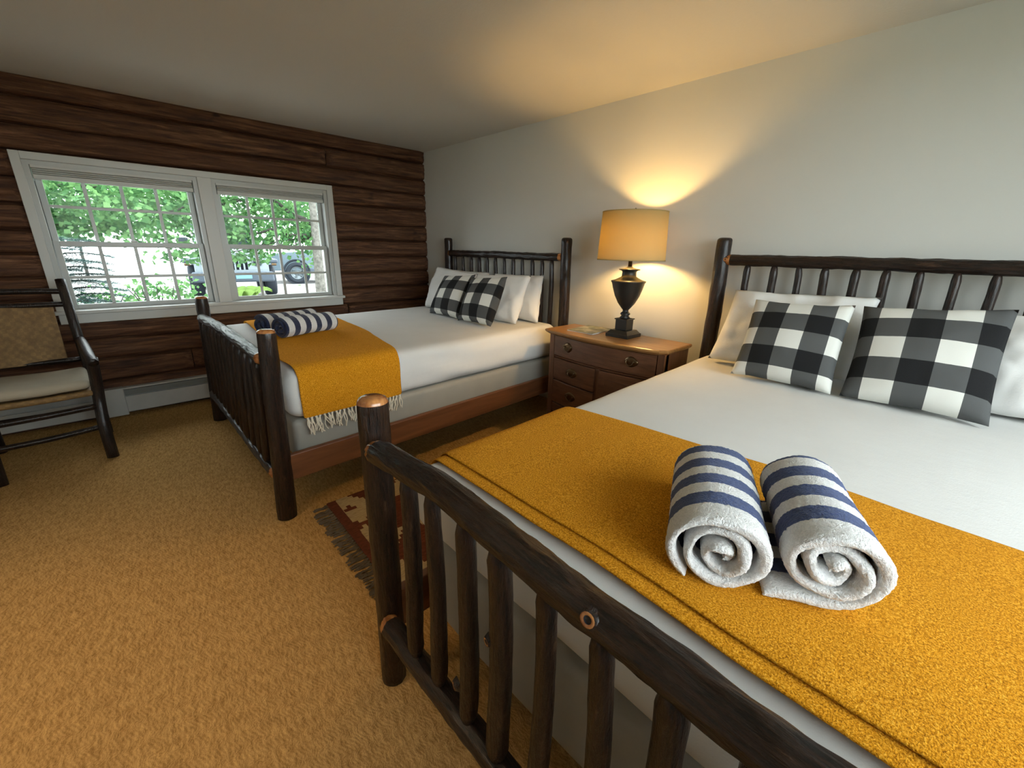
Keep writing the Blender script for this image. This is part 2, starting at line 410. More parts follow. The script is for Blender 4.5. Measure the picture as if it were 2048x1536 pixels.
def sweep(name, pts, r, m, parent=None, seg=6, mat=Matrix(), r1=None):
    pts = [Vector(p) for p in pts]; V = []; Fc = []; N = len(pts)
    prev = None
    for i, p in enumerate(pts):
        d = (pts[min(i+1, N-1)]-pts[max(i-1, 0)]).normalized()
        if prev is None: x = d.orthogonal().normalized()
        else: x = (prev-d*prev.dot(d)).normalized()
        prev = x; y = d.cross(x); rr = r if r1 is None else r+(r1-r)*i/(N-1)
        for j in range(seg):
            a = 2*math.pi*j/seg; V.append(p+x*rr*math.cos(a)+y*rr*math.sin(a))
    for i in range(N-1):
        for j in range(seg): Fc.append((i*seg+j, i*seg+(j+1) % seg, (i+1)*seg+(j+1) % seg, (i+1)*seg+j))
    Fc.append(tuple(range(seg-1, -1, -1))); Fc.append(tuple((N-1)*seg+j for j in range(seg)))
    return mesh(name, V, Fc, m, parent, mat)
def nz(x, y, z=0, s=1.0): return noise.noise((x*s, y*s, z*s+3.3))

# ================================================================== ROOM
RX, RY, H = 5.6, -4.4, 2.28
struct(box('floor', (-.15, RY-.1, -.10), (RX+.1, .12, 0), M['carpet'], None, 0))
struct(box('ceiling', (-.25, RY-.1, H), (RX+.1, .12, H+.12), M['ceil'], None, 0))
struct(box('wall_right', (-.25, 0, 0), (RX+.1, .12, H), M['wall'], None, 0))
struct(box('wall_rear', (-.2, RY-.1, 0), (RX, RY, H), M['wall'], None, 0))
# side wall; its window opening is added for fill daylight, out of view
bm = bmesh.new()
wx0, wx1, wz0, wz1 = -3.2, -.45, .85, 2.10
add_box(bm, (RX, RY-.1, 0), (RX+.1, wx0, H)); add_box(bm, (RX, wx1, 0), (RX+.1, 0, H))
add_box(bm, (RX, wx0, 0), (RX+.1, wx1, wz0)); add_box(bm, (RX, wx0, wz1), (RX+.1, wx1, H))
struct(bm_obj('wall_side', bm, M['wall']))
# left (log) wall : backing with the opening, logs as children
WY0, WY1, WZ0, WZ1 = -3.03, -1.075, .79, 1.815
bm = bmesh.new()
for a, b in (((-.22, RY, 0), (-.05, WY0, H)), ((-.22, WY1, 0), (-.05, 0, H)), ((-.22, WY0, 0), (-.05, WY1, WZ0)), ((-.22, WY0, WZ1), (-.05, WY1, H))): add_box(bm, a, b)
wl = struct(bm_obj('wall_left', bm, M['log']))
zr = [2.30, 2.172, 2.008, 1.856, 1.692, 1.521, 1.366, 1.206, 1.043, .895, .726, .588, .445, .285, .135, -.01]
zl = [2.30, 2.166, 2.001, 1.850, 1.688, 1.526, 1.368, 1.219, 1.055, .905, .742, .602, .452, .282, .135, -.01]
def log(row, ya, yb, seed):
    n = max(6, int((yb-ya)/.06)); m = 14; V = []; Fc = []
    for i in range(n+1):
        y = ya+(yb-ya)*i/n; t = -y/3.0
        zt = zr[row]+(zl[row]-zr[row])*t+.007*nz(y, row*7, 0, 1.8)+.004*nz(y, row*7, 5, 7); zb = zr[row+1]+(zl[row+1]-zr[row+1])*t+.007*nz(y, row*7+7, 0, 1.8)+.004*nz(y, row*7+7, 5, 7)
        e = min(1, (y-ya)/.015, (yb-y)/.015); e = .6+.4*max(0, e)
        for j in range(m+1):
            s = math.sin(math.pi/2*(-1+2*j/m))
            prof = (1-abs(s)**9)
            x = -.055+.058*prof*e+.012*(nz(y*1.2, seed, s*1.5, 1.6))*prof+.007*nz(y*3, seed+3, s*5)
            V.append((x, y, (zt+zb)/2+s*(zt-zb)/2*.99))
        V.append((-.06, y, zt)); V.append((-.06, y, zb))
    k = m+3
    for i in range(n):
        for j in range(m): Fc.append((i*k+j, (i+1)*k+j, (i+1)*k+j+1, i*k+j+1))
    Fc.append(tuple(range(m, -1, -1))); Fc.append(tuple(n*k+j for j in range(m+1)))
    mid = Vector((0, (ya+yb)/2, (zr[row]+zr[row+1])/2))
    return mesh('log', [Vector(v)-mid for v in V], Fc, M['log'], wl, Matrix.Translation(mid))
for r in range(15):
    top, bot = zr[r], zr[r+1]
    spans = [(RY, 0)]
    if top > WZ0+.02 and bot < WZ1-.02: spans = [(RY, WY0-.005), (WY1+.005, 0)]
    if r == 1: spans = [(RY, -1.062), (-1.056, 0)]
    if r == 10: spans = [(RY, -.985), (-.979, 0)]
    if r == 12: spans = [(RY, -2.36), (-2.354, 0)]
    for i, (a, b) in enumerate(spans): log(r, a, b, r*5+i*2+1)
# casing
tr = bm_obj('trim_1', (lambda b: (add_box(b, (-.05, -3.062, .80), (.022, -3.015, 1.843), .003), add_box(b, (-.05, -1.095, .80), (.022, -1.043, 1.843), .003),
    add_box(b, (-.05, -3.015, 1.797), (.022, -1.095, 1.843), .003), add_box(b, (-.05, -2.095, .80), (.016, -2.003, 1.80), .003), b)[-1])(bmesh.new()), M['paint'])
struct(tr)
box('sill', (-.06, -3.075, .803), (.048, -1.03, .828), M['paint'], tr, .005)
box('apron', (-.05, -3.06, .735), (.018, -1.045, .803), M['paint'], tr, .004)
# window reveal
def window(name, y0, y1):
    bm = bmesh.new()
    add_box(bm, (-.20, y0, .828), (-.002, y0+.028, 1.797)); add_box(bm, (-.20, y1-.028, .828), (-.002, y1, 1.797))
    add_box(bm, (-.20, y0+.028, 1.770), (-.004, y1-.028, 1.797)); add_box(bm, (-.20, y0+.028, .80), (-.012, y1-.028, .832))
    wn = struct(bm_obj(name, bm, M['vinyl']))
    bm = bmesh.new()
    for yy in (y0+.028, y1-.034): add_box(bm, (-.115, yy, .84), (-.098, yy+.006, 1.68))
    bm_obj('jamb_track', bm, M['darkgap'], wn)
    a, b = y0+.030, y1-.030
    for (nm, x, z0, z1, bt, tp, sy) in (('upper_sash', -.105, 1.262, 1.772, .030, .032, .034), ('lower_sash', -.062, .832, 1.300, .030, .034, .034)):
        bm = bmesh.new()
        add_box(bm, (x-.016, a, z0), (x+.016, a+sy, z1), .002, 1); add_box(bm, (x-.016, b-sy, z0), (x+.016, b, z1), .002, 1)
        add_box(bm, (x-.016, a+sy, z0), (x+.016, b-sy, z0+bt), .002, 1); add_box(bm, (x-.016, a+sy, z1-tp), (x+.016, b-sy, z1), .002, 1)
        s = bm_obj(nm, bm, M['vinyl'], wn)
        ga, gb, gz0, gz1 = a+sy, b-sy, z0+bt, z1-tp
        zm = 1.527 if nm == 'upper_sash' else 1.052
        cols = [ga+(gb-ga)*i/4 for i in range(5)]
        for i in range(1, 4):
            box('muntin', (x-.006, cols[i]-.0105, gz0), (x+.006, cols[i]+.0105, gz1), M['vinyl'], s, .002, 1)
        box('muntin', (x-.0055, ga, zm-.0095), (x+.0055, gb, zm+.0095), M['vinyl'], s, .002, 1)
        for i in range(4):
            for (q0, q1) in ((gz0, zm-.0075), (zm+.0075, gz1)):
                box('pane', (x-.002, cols[i]+(.008 if i else 0), q0), (x+.002, cols[i+1]-(.008 if i < 3 else 0), q1), M['glass'], s, 0)
    box('sash_lock', (-.045, (y0+y1)/2-.02, 1.300), (-.028, (y0+y1)/2+.02, 1.312), M['vinyl'], wn, .003)
    return wn
window('window_1', -3.015, -2.095); window('window_2', -2.003, -1.095)
def blind(y0, y1, label):
    e = empty('blind', (-.03, (y0+y1)/2, 1.69), label, 'blind', 'raised window blinds')
    box('head_rail', (-.052, y0, 1.752), (-.008, y1, 1.795), M['paint'], e, .004)
    for k in range(3): box('pleat', (-.050, y0+.004, 1.716+.012*k), (-.010, y1-.004, 1.7265+.012*k), M['vinyl'], e, .004)
    box('bottom_rail', (-.052, y0+.002, 1.686), (-.008, y1-.002, 1.715), M['paint'], e, .004)
blind(-2.985, -2.125, 'white pleated blind raised to the top of the left window beside the chair')
blind(-1.972, -1.125, 'white pleated blind raised to the top of the right window, showing the parked cars')
# frame of the added side window, out of view, for fill daylight
wm_ = (wx0+wx1)/2
wn = struct(bm_obj('fill_window', (lambda b: ([add_box(b, p, q) for p, q in (((RX-.02, wx0, wz0), (RX+.09, wx0+.06, wz1)), ((RX-.02, wx1-.06, wz0), (RX+.09, wx1, wz1)), ((RX-.02, wx0, wz0), (RX+.09, wx1, wz0+.06)), ((RX-.02, wx0, wz1-.06), (RX+.09, wx1, wz1)), ((RX, wm_-.03, wz0), (RX+.08, wm_+.03, wz1)))], b)[-1])(bmesh.new()), M['paint']))
box('pane', (RX+.045, wx0+.06, wz0+.06), (RX+.05, wm_-.03, wz1-.06), M['glass'], wn, 0)
box('pane', (RX+.045, wm_+.03, wz0+.06), (RX+.05, wx1-.06, wz1-.06), M['glass'], wn, 0)
# ------------------------------------------------------------------ heater
e = empty('baseboard_heater', (.06, -1.7, 0), 'long low white baseboard heater along the log wall under the windows', 'heater')
box('back_panel', (.010, -4.3, .02), (.024, -.30, .226), M['heater'], e, .002)
box('front_cover', (.060, -4.3, .035), (.072, -.30, .160), M['heater'], e, .004)
bm = bmesh.new(); add_box(bm, (.010, -4.3, .214), (.066, -.30, .228), .004); bm_obj('top_hood', bm, M['heater'], e)
box('grille', (.055, -2.83, .166), (.062, -.32, .210), M['grille'], e, 0)
box('end_cap', (.008, -2.99, .015), (.078, -2.835, .231), M['heater'], e, .005)
box('fin_element', (.026, -4.28, .04), (.054, -.32, .15), M['darkgap'], e, 0)
for k in range(2): box('foot', (.02, -4.0+k*3.6, 0), (.07, -3.97+k*3.6, .04), M['darkgap'], e, 0)

cl = empty('ceiling_fill', (2.9, -3.85, H), 'added dome fill light on the ceiling, out of view behind the camera', 'lamp')  # invented fixture out of view, added to lift the room's brightness
lathe('dome', [(.15, -.03), (.145, -.06), (.12, -.085), (.07, -.105), (.002, -.112)], emit('ceiling_fill_glow', (1, .80, .55, 1), CEILING_FILL), cl, (2.9, -3.85, H), 28)
lathe('canopy', [(.165, -.001), (.165, -.03), (.14, -.03)], M['paint'], cl, (2.9, -3.85, H), 28)

fl = empty('floor_fill', (3.02, -3.90, 0), 'added floor fill lamp with a downward black shade, out of view behind the camera', 'lamp')  # invented lamp out of view, added to brighten the near carpet
lathe('base', [(.13, 0), (.13, .015), (.02, .03), (.012, .04)], M['lampblack'], fl, (3.02, -3.90, 0), 24)
sweep('pole', [(3.02, -3.90, .03), (3.02, -3.90, 1.45), (3.02, -3.86, 1.56), (3.02, -3.78, 1.60), (3.02, -3.74, 1.58)], .011, M['lampblack'], fl, 8)
lathe('shade', [(.03, 1.57), (.05, 1.56), (.125, 1.385), (.122, 1.385), (.045, 1.555), (.03, 1.565)], M['lampblack'], fl, (3.02, -3.72, 0), 28)
lathe('bulb', [(.012, 1.55), (.03, 1.51), (.026, 1.485), (.001, 1.475)], emit('floor_fill_glow', (1, .70, .38, 1), FLOOR_FILL), fl, (3.02, -3.72, 0), 14)

# ================================================================== BEDS
BK = [M['bark'], M['cut']]
def bed(name, label, fn, ff, hn, hf, fz, hz, nfoot, nhead, seed, group, foot_xs=None, head_xs=None, pr=(.045, .039), path=None):
    """fn/ff: bottoms of foot posts (near nightstand / other) with tops; hn/hf head posts. each ((x,y,0),(x,y,z))"""
    c = (Vector(fn[0])+Vector(hf[0]))/2
    e = empty(name, (c.x, c.y, 0), label, 'bed', group)
    rp = .041
    pole('post', fn[0], fn[1], pr[0], pr[1], BK, e, seed, .004, 70, 40, .05, 0, .022, False, True, fine=.0012)
    pole('post', ff[0], ff[1], pr[0], pr[1], BK, e, seed+1, .004, 70, 40, .05, 0, .022, False, True, fine=.0014)
    pole('post', hn[0], hn[1], rp*1.06, rp*.98, BK, e, seed+2, .008, 80, 24, .06, 0, .02, False, False, fine=.0012)
    pole('post', hf[0], hf[1], rp*1.06, rp*.98, BK, e, seed+3, .008, 80, 24, .06, 0, .02, False, False, fine=.0012)
    def at(p, z): a, b = Vector(p[0]), Vector(p[1]); return a+(b-a)*(z/b.z)
    def rails(pn, pf, zs, rr, xs, sr, n, sd, by, out, pth=None):
        tops = None; L = []
        for k, (zz, r) in enumerate(zip(zs, rr)):
            a, b = at(pn, zz), at(pf, zz); d = (b-a).normalized(); a = a+d*rp*.70+out; b = b-d*rp*.70+out
            nm = 'rail'
            pole(nm, a, b, r, r*1.02, BK, e, sd+k, by[k], 150, 44, .10, .034, .034, True, True, fine=.0026, path=pth if k == 0 else None)
            L.append((a, b, r, by[k]))
        (a1, b1, r1, _), (a0, b0, r0, _) = L[0], L[1]
        for i in range(n):
            t = (i+1)/(n+1) if xs is None else (xs[i]-a1.x)/(b1.x-a1.x)
            p = a0.lerp(b0, t); q = a1.lerp(b1, t)
            if pth: q.z += float(np.interp(t, pth[0], pth[1]))*(1 if b1.x > a1.x else -1)
            rnd = random.Random(sd*31+i); r = sr*rnd.uniform(.88, 1.1)
            pole('spindle', p+Vector((0, 0, r0*.6)), q-Vector((0, 0, r1*.55)), r, r*rnd.uniform(.85, 1.0), BK, e, sd*7+i, rnd.uniform(.006, .016), 30, 16, .09, 0, 0, taper_end=.03, fine=.0008)
    rails(fn, ff, fz, (.0295, .0285), foot_xs, .0225, nfoot, seed+10, (.006, .006), Vector((0, -.022, 0)), path)
    rails(hn, hf, hz, (.029, .028), head_xs, .019, nhead, seed+20, (.006, .005), Vector((0, -.012, 0)))
    return e, at
B1fn = ((2.261, -2.334, 0), (2.209, -2.285, .94)); B1ff = ((.594, -2.325, 0), (.560, -2.29, .94))
B1hn = ((2.135, -.10, 0), (2.127, -.10, 1.400)); B1hf = ((.545, -.10, 0), (.540, -.10, 1.405))
e1, at1 = bed('bed', 'dark hickory log bed in the far corner beside the windows and log wall', B1fn, B1ff, B1hn, B1hf, (.800, .225), (1.255, .60), 12, 12, 100, 'hickory log beds',
   None, [1.993, 1.883, 1.773, 1.652, 1.538, 1.419, 1.302, 1.180, 1.060, .934, .803, .670], (.045, .039), ([0, .5, .8, 1], [0, -.012, .0, .012]))
B2fn = ((3.382, -2.346, 0), (3.361, -2.331, .94)); B2ff = ((4.985, -2.346, 0), (4.97, -2.335, .94))
B2hn = ((3.316, -.10, 0), (3.315, -.10, 1.395)); B2hf = ((4.925, -.10, 0), (4.925, -.10, 1.395))
e2, at2 = bed('bed', 'dark hickory log bed in the foreground with its slatted footboard nearest the camera', B2fn, B2ff, B2hn, B2hf, (.806, .255), (1.272, .60), 13, 12, 200, 'hickory log beds',
   [3.565, 3.670, 3.787, 3.886, 4.000, 4.110, 4.217, 4.32, 4.43, 4.54, 4.65, 4.76, 4.87], [3.467, 3.602, 3.717, 3.834, 3.960, 4.072, 4.188, 4.305, 4.421, 4.54, 4.66, 4.79], (.037, .040),
   ([0, .04, .19, .31, .44, .58, .77, 1], [0, .008, .030, .020, .004, .000, .006, 0]))
def siderail(e, at, fn, hn, ff, hf):
    for a, b in ((fn, hn), (ff, hf)):
        p = at(a, .25); q = at(b, .25); mid = (p+q)/2; ang = math.atan2(q.x-p.x, q.y-p.y)
        L = (q-p).length
        bm = bmesh.new(); add_box(bm, (-.016, -L/2+.03, -.0675), (.016, L/2-.03, .0675), .004)
        bm_obj('side_rail', bm, M['rail'], e, Matrix.Translation((mid.x, mid.y, .2525)) @ Matrix.Rotation(-ang, 4, 'Z'))
siderail(e1, at1, B1fn, B1hn, B1ff, B1hf); siderail(e2, at2, B2fn, B2hn, B2ff, B2hf)
# knots where branches were cut, on the near footboard
def knot(e, loc, nrm, r):
    mat, _ = frame_z(loc, Vector(loc)+Vector(nrm))
    V = []; Fc = []; seg = 14
    prof = [(r*1.7, -.010), (r*1.3, -.003), (r*1.0, .0015), (r*.55, .001), (r*.42, -.002), (.0005, -.003)]
    for (q, z) in prof:
        for j in range(seg):
            a = 2*math.pi*j/seg; V.append((q*math.cos(a)*1.15, q*math.sin(a), z))
    mi = []
    for i in range(len(prof)-1):
        for j in range(seg):
            Fc.append((i*seg+j, i*seg+(j+1) % seg, (i+1)*seg+(j+1) % seg, (i+1)*seg+j)); mi.append([0, 0, 1, 2, 2][i])
    mesh('knot', V, Fc, [M['bark'], M['cut'], M['black']], e, mat, True, None, mi)
knot(e2, (4.100, -2.3825, .825), (0, -1, .45), .0105)
knot(e2, (3.882, -2.381, .597), (-.25, -1, 0), .008)
knot(e2, (3.770, -2.381, .372), (-.3, -1, 0), .009)
knot(e2, (3.350, -.137, 1.275), (-.1, -1, 0), .011)

def slab(name, label, cat, x0, x1, y0, y1, z0, z1, r, skew, m, group, crown=0.0, wr=.004, n=(26, 34, 4), drape=None):
    hx, hy, hz = (x1-x0)/2, (y1-y0)/2, (z1-z0)/2
    V, Fc = rbox_verts(hx, hy, hz, r, *n)
    c = Vector(((x0+x1)/2, (y0+y1)/2, (z0+z1)/2)); out = []
    for v in V:
        p = v+c
        top = max(0, min(1, (v.z+hz)/(2*hz)))
        p.z += crown*top*(1-(v.x/hx)**2)*(1-(v.y/hy)**4)
        d = wr*(nz(p.x, p.y, p.z, 4)+.6*nz(p.x, p.y, p.z, 11))
        p += v.normalized()*d
        if abs(v.z) < hz-.01: # sides: soft folds
            f = wr*1.5*nz(p.x*2.2+p.y*2.2, p.z*9, 0, 1.6)
            p.x += f*(1 if v.x > 0 else -1); p.y += f*.5*(1 if v.y > 0 else -1)
        p.x += skew*(p.y+2.31)/2.21
        out.append(p-c)
    o = mesh(name, out, Fc, m, None, Matrix.Translation(c)); return tag(o, label, cat, group)
slab('box_spring', 'pale fabric box spring inside the side rails of the far corner bed', 'box spring', .625, 2.215, -2.235, -.15, .245, .468, .035, -.105, M['spring'], 'box springs', 0, .003)
slab('mattress', 'mattress under a white coverlet on the far corner bed', 'mattress', .60, 2.235, -2.245, -.14, .470, .732, .075, -.105, M['sheet'], 'mattresses', .012, .009)
slab('box_spring', 'pale fabric box spring seen through the footboard slats of the foreground bed', 'box spring', 3.42, 4.935, -2.245, -.15, .245, .522, .04, -.06, M['spring'], 'box springs', 0, .004)
slab('mattress', 'mattress under a white coverlet on the foreground bed', 'mattress', 3.385, 4.965, -2.255, -.14,   .524, .722, .062, -.06, M['sheet'], 'mattresses', .012, .004)

# ------------------------------------------------------------------ throws
def tassel_mesh(seed, mat, L=.085, r=.0028):
    rnd = random.Random(seed); V = []; Fc = []
    for s in range(3):
        a = rnd.uniform(-.018, .018); b = rnd.uniform(-.004, .008); pts = []
        for i in range(6):
            t = i/5; pts.append(Vector((b*t, a*t+.004*(s-1)*math.sin(t*3)+.004*math.sin(t*7+s*2), -L*t*rnd.uniform(.96, 1.0))))
        base = len(V)
        for i, p in enumerate(pts):
            rr = r*(1.5 if i == 1 else 1)
            for j in range(4):
                q = math.pi/2*j; V.append(p+Vector((rr*math.cos(q), rr*math.sin(q), 0)))
        for i in range(5):
            for j in range(4): Fc.append((base+i*4+j, base+i*4+(j+1) % 4, base+(i+1)*4+(j+1) % 4, base+(i+1)*4+j))
    me = bpy.data.meshes.new('tassel'); me.from_pydata([tuple(v) for v in V], [], Fc); me.materials.append(mat)
    me.polygons.foreach_set('use_smooth', [True]*len(Fc)); return me
def throw(name, label, xa, xb, rad, ztop, drop_a, drop_b, lo, hi, skew, thick, crown, group, layers, tassels, wr=.004):
    """cloth strip across the bed (profile in x-z), running in y between lo(s) and hi(s), s = arc along the profile"""
    e = empty(name, ((xa+xb)/2, lo((xa+xb)/2), ztop), label, 'blanket', group)
    prof = []  # (x,z,nx,nz)
    z0 = ztop
    for i in range(8): prof.append((xa, drop_a+(z0-rad-drop_a)*i/8, -1, 0))
    for i in range(7):
        a = math.pi/2*i/6; prof.append((xa+rad-rad*math.cos(a), z0-rad+rad*math.sin(a), -math.cos(a), math.sin(a)))
    N = 40
    for i in range(1, N):
        x = xa+rad+(xb-xa-2*rad)*i/N; prof.append((x, z0+crown*(1-((x-(xa+xb)/2)/((xb-xa)/2))**2), 0, 1))
    for i in range(7):
        a = math.pi/2*i/6; prof.append((xb-rad+rad*math.sin(a), z0-rad+rad*math.cos(a), math.sin(a), math.cos(a)))
    for i in range(1, 9): prof.append((xb, z0-rad-(z0-rad-drop_b)*i/8, 1, 0))
    out = []
    for (nm, dlo, dhi, off) in layers:
        K = 16; V = []; Fc = []
        for i, (x, z, nx, nzz) in enumerate(prof):
            for k in range(K+1):
                xe = x
                ya = lo(xe)+dlo; yb = hi(xe)+dhi
                y = ya+(yb-ya)*k/K+.004*nz(x*6, z*6, k, 1)
                d = off+thick*.5+wr*(.6+nz(x, y, z, 4.0)+.7*nz(x, y, z, 9))
                edge = min(k, K-k)/2.0
                V.append(Vector((x+nx*d+skew*(y+2.31)/2.21, y, z+nzz*d)))
        k1 = K+1
        for i in range(len(prof)-1):
            for k in range(K): Fc.append((i*k1+k, (i+1)*k1+k, (i+1)*k1+k+1, i*k1+k+1))
        o = mesh(nm, [v-WM[e.name].translation for v in V], Fc, M['mustard'], e, WM[e.name].copy())
        md = o.modifiers.new('thickness', 'SOLIDIFY'); md.thickness = thick; md.offset = 0
        md = o.modifiers.new('smooth', 'SUBSURF'); md.levels = 1; md.render_levels = 1
    # tassels along the hanging ends
    meshes = [tassel_mesh(s, M['fringe']) for s in range(5)]
    rnd = random.Random(5)
    for side, nt in tassels:
        x = xa if side < 0 else xb; z = drop_a if side < 0 else drop_b; s = -1 if side < 0 else 1
        ya, yb = lo(x)+.008, hi(x)-.008
        for i in range(nt):
            y = ya+(yb-ya)*(i+.5)/nt
            o = bpy.data.objects.new('tassel', meshes[i % 5]); col.objects.link(o)
            setw(o, Matrix.Translation((x+s*(thick*.5+.006)+skew*(y+2.31)/2.21, y, z+.004)) @ Matrix.Rotation(rnd.uniform(-.25, .25), 4, 'X') @ Matrix.Scale(rnd.uniform(.85, 1.15), 4), e)
    return e
def lerp2(pts):
    xs = [p[0] for p in pts]; ys = [p[1] for p in pts]
    return lambda x: float(np.interp(x, xs, ys))
throw('throw_blanket', 'mustard wool throw with fringed side draped over the foot of the far corner bed', .602, 2.242, .075, .744, .48, .482,
      lerp2([(.6, -2.06), (1.6, -2.15), (2.05, -2.215), (2.24, -2.19)]), lerp2([(.6, -1.44), (1.6, -1.53), (2.0, -1.60), (2.24, -1.63)]), -.105, .006, .012, 'mustard throws',
      [('blanket', 0, 0, .0)], [(1, 26), (-1, 18)])
throw('throw_blanket', 'folded mustard wool throw across the foot of the foreground bed', 3.385, 4.965, .064, .728, .54, .54,
      lerp2([(3.38, -2.180), (3.45, -2.19), (3.6, -2.196), (4.0, -2.200), (4.2, -2.215), (4.4, -2.225), (4.96, -2.225)]), lerp2([(3.38, -1.575), (3.9, -1.54), (4.3, -1.525), (4.96, -1.54)]), -.06, .006, .012, 'mustard throws',
      [('blanket', 0, 0, .0), ('blanket_fold', .034, -.002, .0075)], [(-1, 22)], .0025)

# ------------------------------------------------------------------ towels
def towel(label, near, axis, L, rad, mat, seed, group, z, start=0.0, tail=.06, turns=3.4, mir=1):
    """rolled towel: spiral sheet, local y runs from the near end along the roll"""
    rnd = random.Random(seed); th = .0185; C0 = []
    N = int(turns*26)
    for i in range(N+1):
        t = i/N; a = start+t*turns*2*math.pi
        r = .010+(rad-.010-th/2)*t
        r *= 1+.13*(1-t)*math.sin(a*2.3+seed)+.06*math.sin(a*1.7+seed*2)*(1-t)**.5+.05*(1-t)*math.sin(a*5.1+seed)
        C0.append(Vector((r*math.cos(a)*1.06, 0, r*math.sin(a)*.93)))
    a = start+turns*2*math.pi
    if tail:
        t = Vector((-math.sin(a)*1.06, 0, math.cos(a)*.93)).normalized()
        for i in range(1, 5): C0.append(C0[N]+t*tail*i/4+Vector((math.cos(a), 0, math.sin(a)))*(.012*(i/4)**2))
    P = len(C0); nr = []
    for i in range(P):
        d = C0[min(i+1, P-1)]-C0[max(i-1, 0)]; nr.append(Vector((d.z, 0, -d.x)).normalized())
    loop = []
    for i in range(P): loop.append((i, 1))
    loop.append((P-1, 0)); 
    for i in range(P-1, -1, -1): loop.append((i, -1))
    loop.append((0, 0))
    ys = [0, .003, .010, .022]+[.022+(L-.044)*i/14 for i in range(1, 14)]+[L-.022, L-.010, L-.003, L]
    V = []; Fc = []; Q = len(loop)
    for y in ys:
        e = min(y, L-y); s = .35+.65*min(1, math.sqrt(max(0, e)/.010)) if e < .010 else 1
        for (i, sd) in loop:
            c = C0[i]; tt = i/P
            ex = (1-tt)*.012*math.sin(i*.35+seed)
            d = th/2*sd*s
            if sd == 0: c = c+((C0[P-1]-C0[P-2]) if i else (C0[0]-C0[1])).normalized()*.006
            p = c+nr[i]*d
            wv = .0035*nz(p.x*14, y*9+seed, p.z*14)+.0008*nz(p.x*40, y*40+seed, p.z*40)
            yy = y+(ex if y < L/2 else -ex)
            V.append(Vector((p.x, yy, p.z))+nr[i]*(sd*wv)+Vector((0, 0, .004*math.sin(y*9+seed)*tt)))
    for k in range(len(ys)-1):
        for j in range(Q): Fc.append((k*Q+j, k*Q+(j+1) % Q, (k+1)*Q+(j+1) % Q, (k+1)*Q+j))
    # end faces: strips between outer and inner edge
    for k, fl in ((0, 0), (len(ys)-1, 1)):
        b = k*Q
        for i in range(P-1):
            q = (b+i, b+i+1, b+2*P-1-i, b+2*P-i)
            q = (b+i, b+i+1, b+(P+1)+(P-2-i), b+(P+1)+(P-1-i)); Fc.append(q[::-1] if not fl else q)
        q = (b+P-1, b+P, b+P+1); Fc.append(q[::-1] if not fl else q)
        q = (b+0, b+2*P, b+2*P+1); Fc.append(q if not fl else q[::-1])
    zmin = min(v.z for v in V)
    ax = Vector(axis).normalized(); ang = math.atan2(-ax.x, ax.y)
    mat4 = Matrix.Translation((near[0], near[1], z-zmin)) @ Matrix.Rotation(ang, 4, 'Z')
    if mir < 0:
        V = [Vector((-v.x, v.y, v.z)) for v in V]; Fc = [tuple(reversed(f)) for f in Fc]
    o = mesh('rolled_towel', V, Fc, mat, None, mat4)
    md = o.modifiers.new('smooth', 'SUBSURF'); md.levels = md.render_levels = 2 if mat is tA else 1
    if mat is tA:
        tx = bpy.data.textures.new('terry_pile', 'CLOUDS'); tx.noise_scale = .0035; tx.noise_depth = 1
        md = o.modifiers.new('pile', 'DISPLACE'); md.texture = tx; md.texture_coords = 'LOCAL'; md.strength = .0036; md.mid_level = .5
    return tag(o, label, 'towel', group)
BL = (.055, .095, .26, 1); NV = (.022, .032, .085, 1)
tA = terry('terry_stripe_blue', BL, .052, .076, .53, .045); tB = terry('terry_stripe_navy', NV, -.022, .078, .48, -1)
zt2 = .752+.0105+.010
towel('blue and white striped towel rolled on the foreground bed, left one nearer the slats', (4.171, -2.105), (-.40, .92), .33, .088, tA, 1, 'rolled striped towels', .749, 5.6, .0, 2.75)
towel('blue and white striped towel rolled on the foreground bed, right one with a loose tail', (4.312, -2.03), (-.42, .91), .295, .082, tA, 4, 'rolled striped towels', .749, .9, .075, 2.62, -1)
zt1 = .744+.018
towel('navy striped towel rolled on the far corner bed, the one nearer the nightstand side', (1.565, -2.065), (-.34, .94), .38, .075, tB, 7, 'rolled striped towels', zt1, 2.0, .0, 3.2)
towel('navy striped towel rolled on the far corner bed, the one nearer the windows', (1.400, -2.125), (-.34, .94), .38, .075, tB, 9, 'rolled striped towels', zt1, 1.2, .0, 3.2)

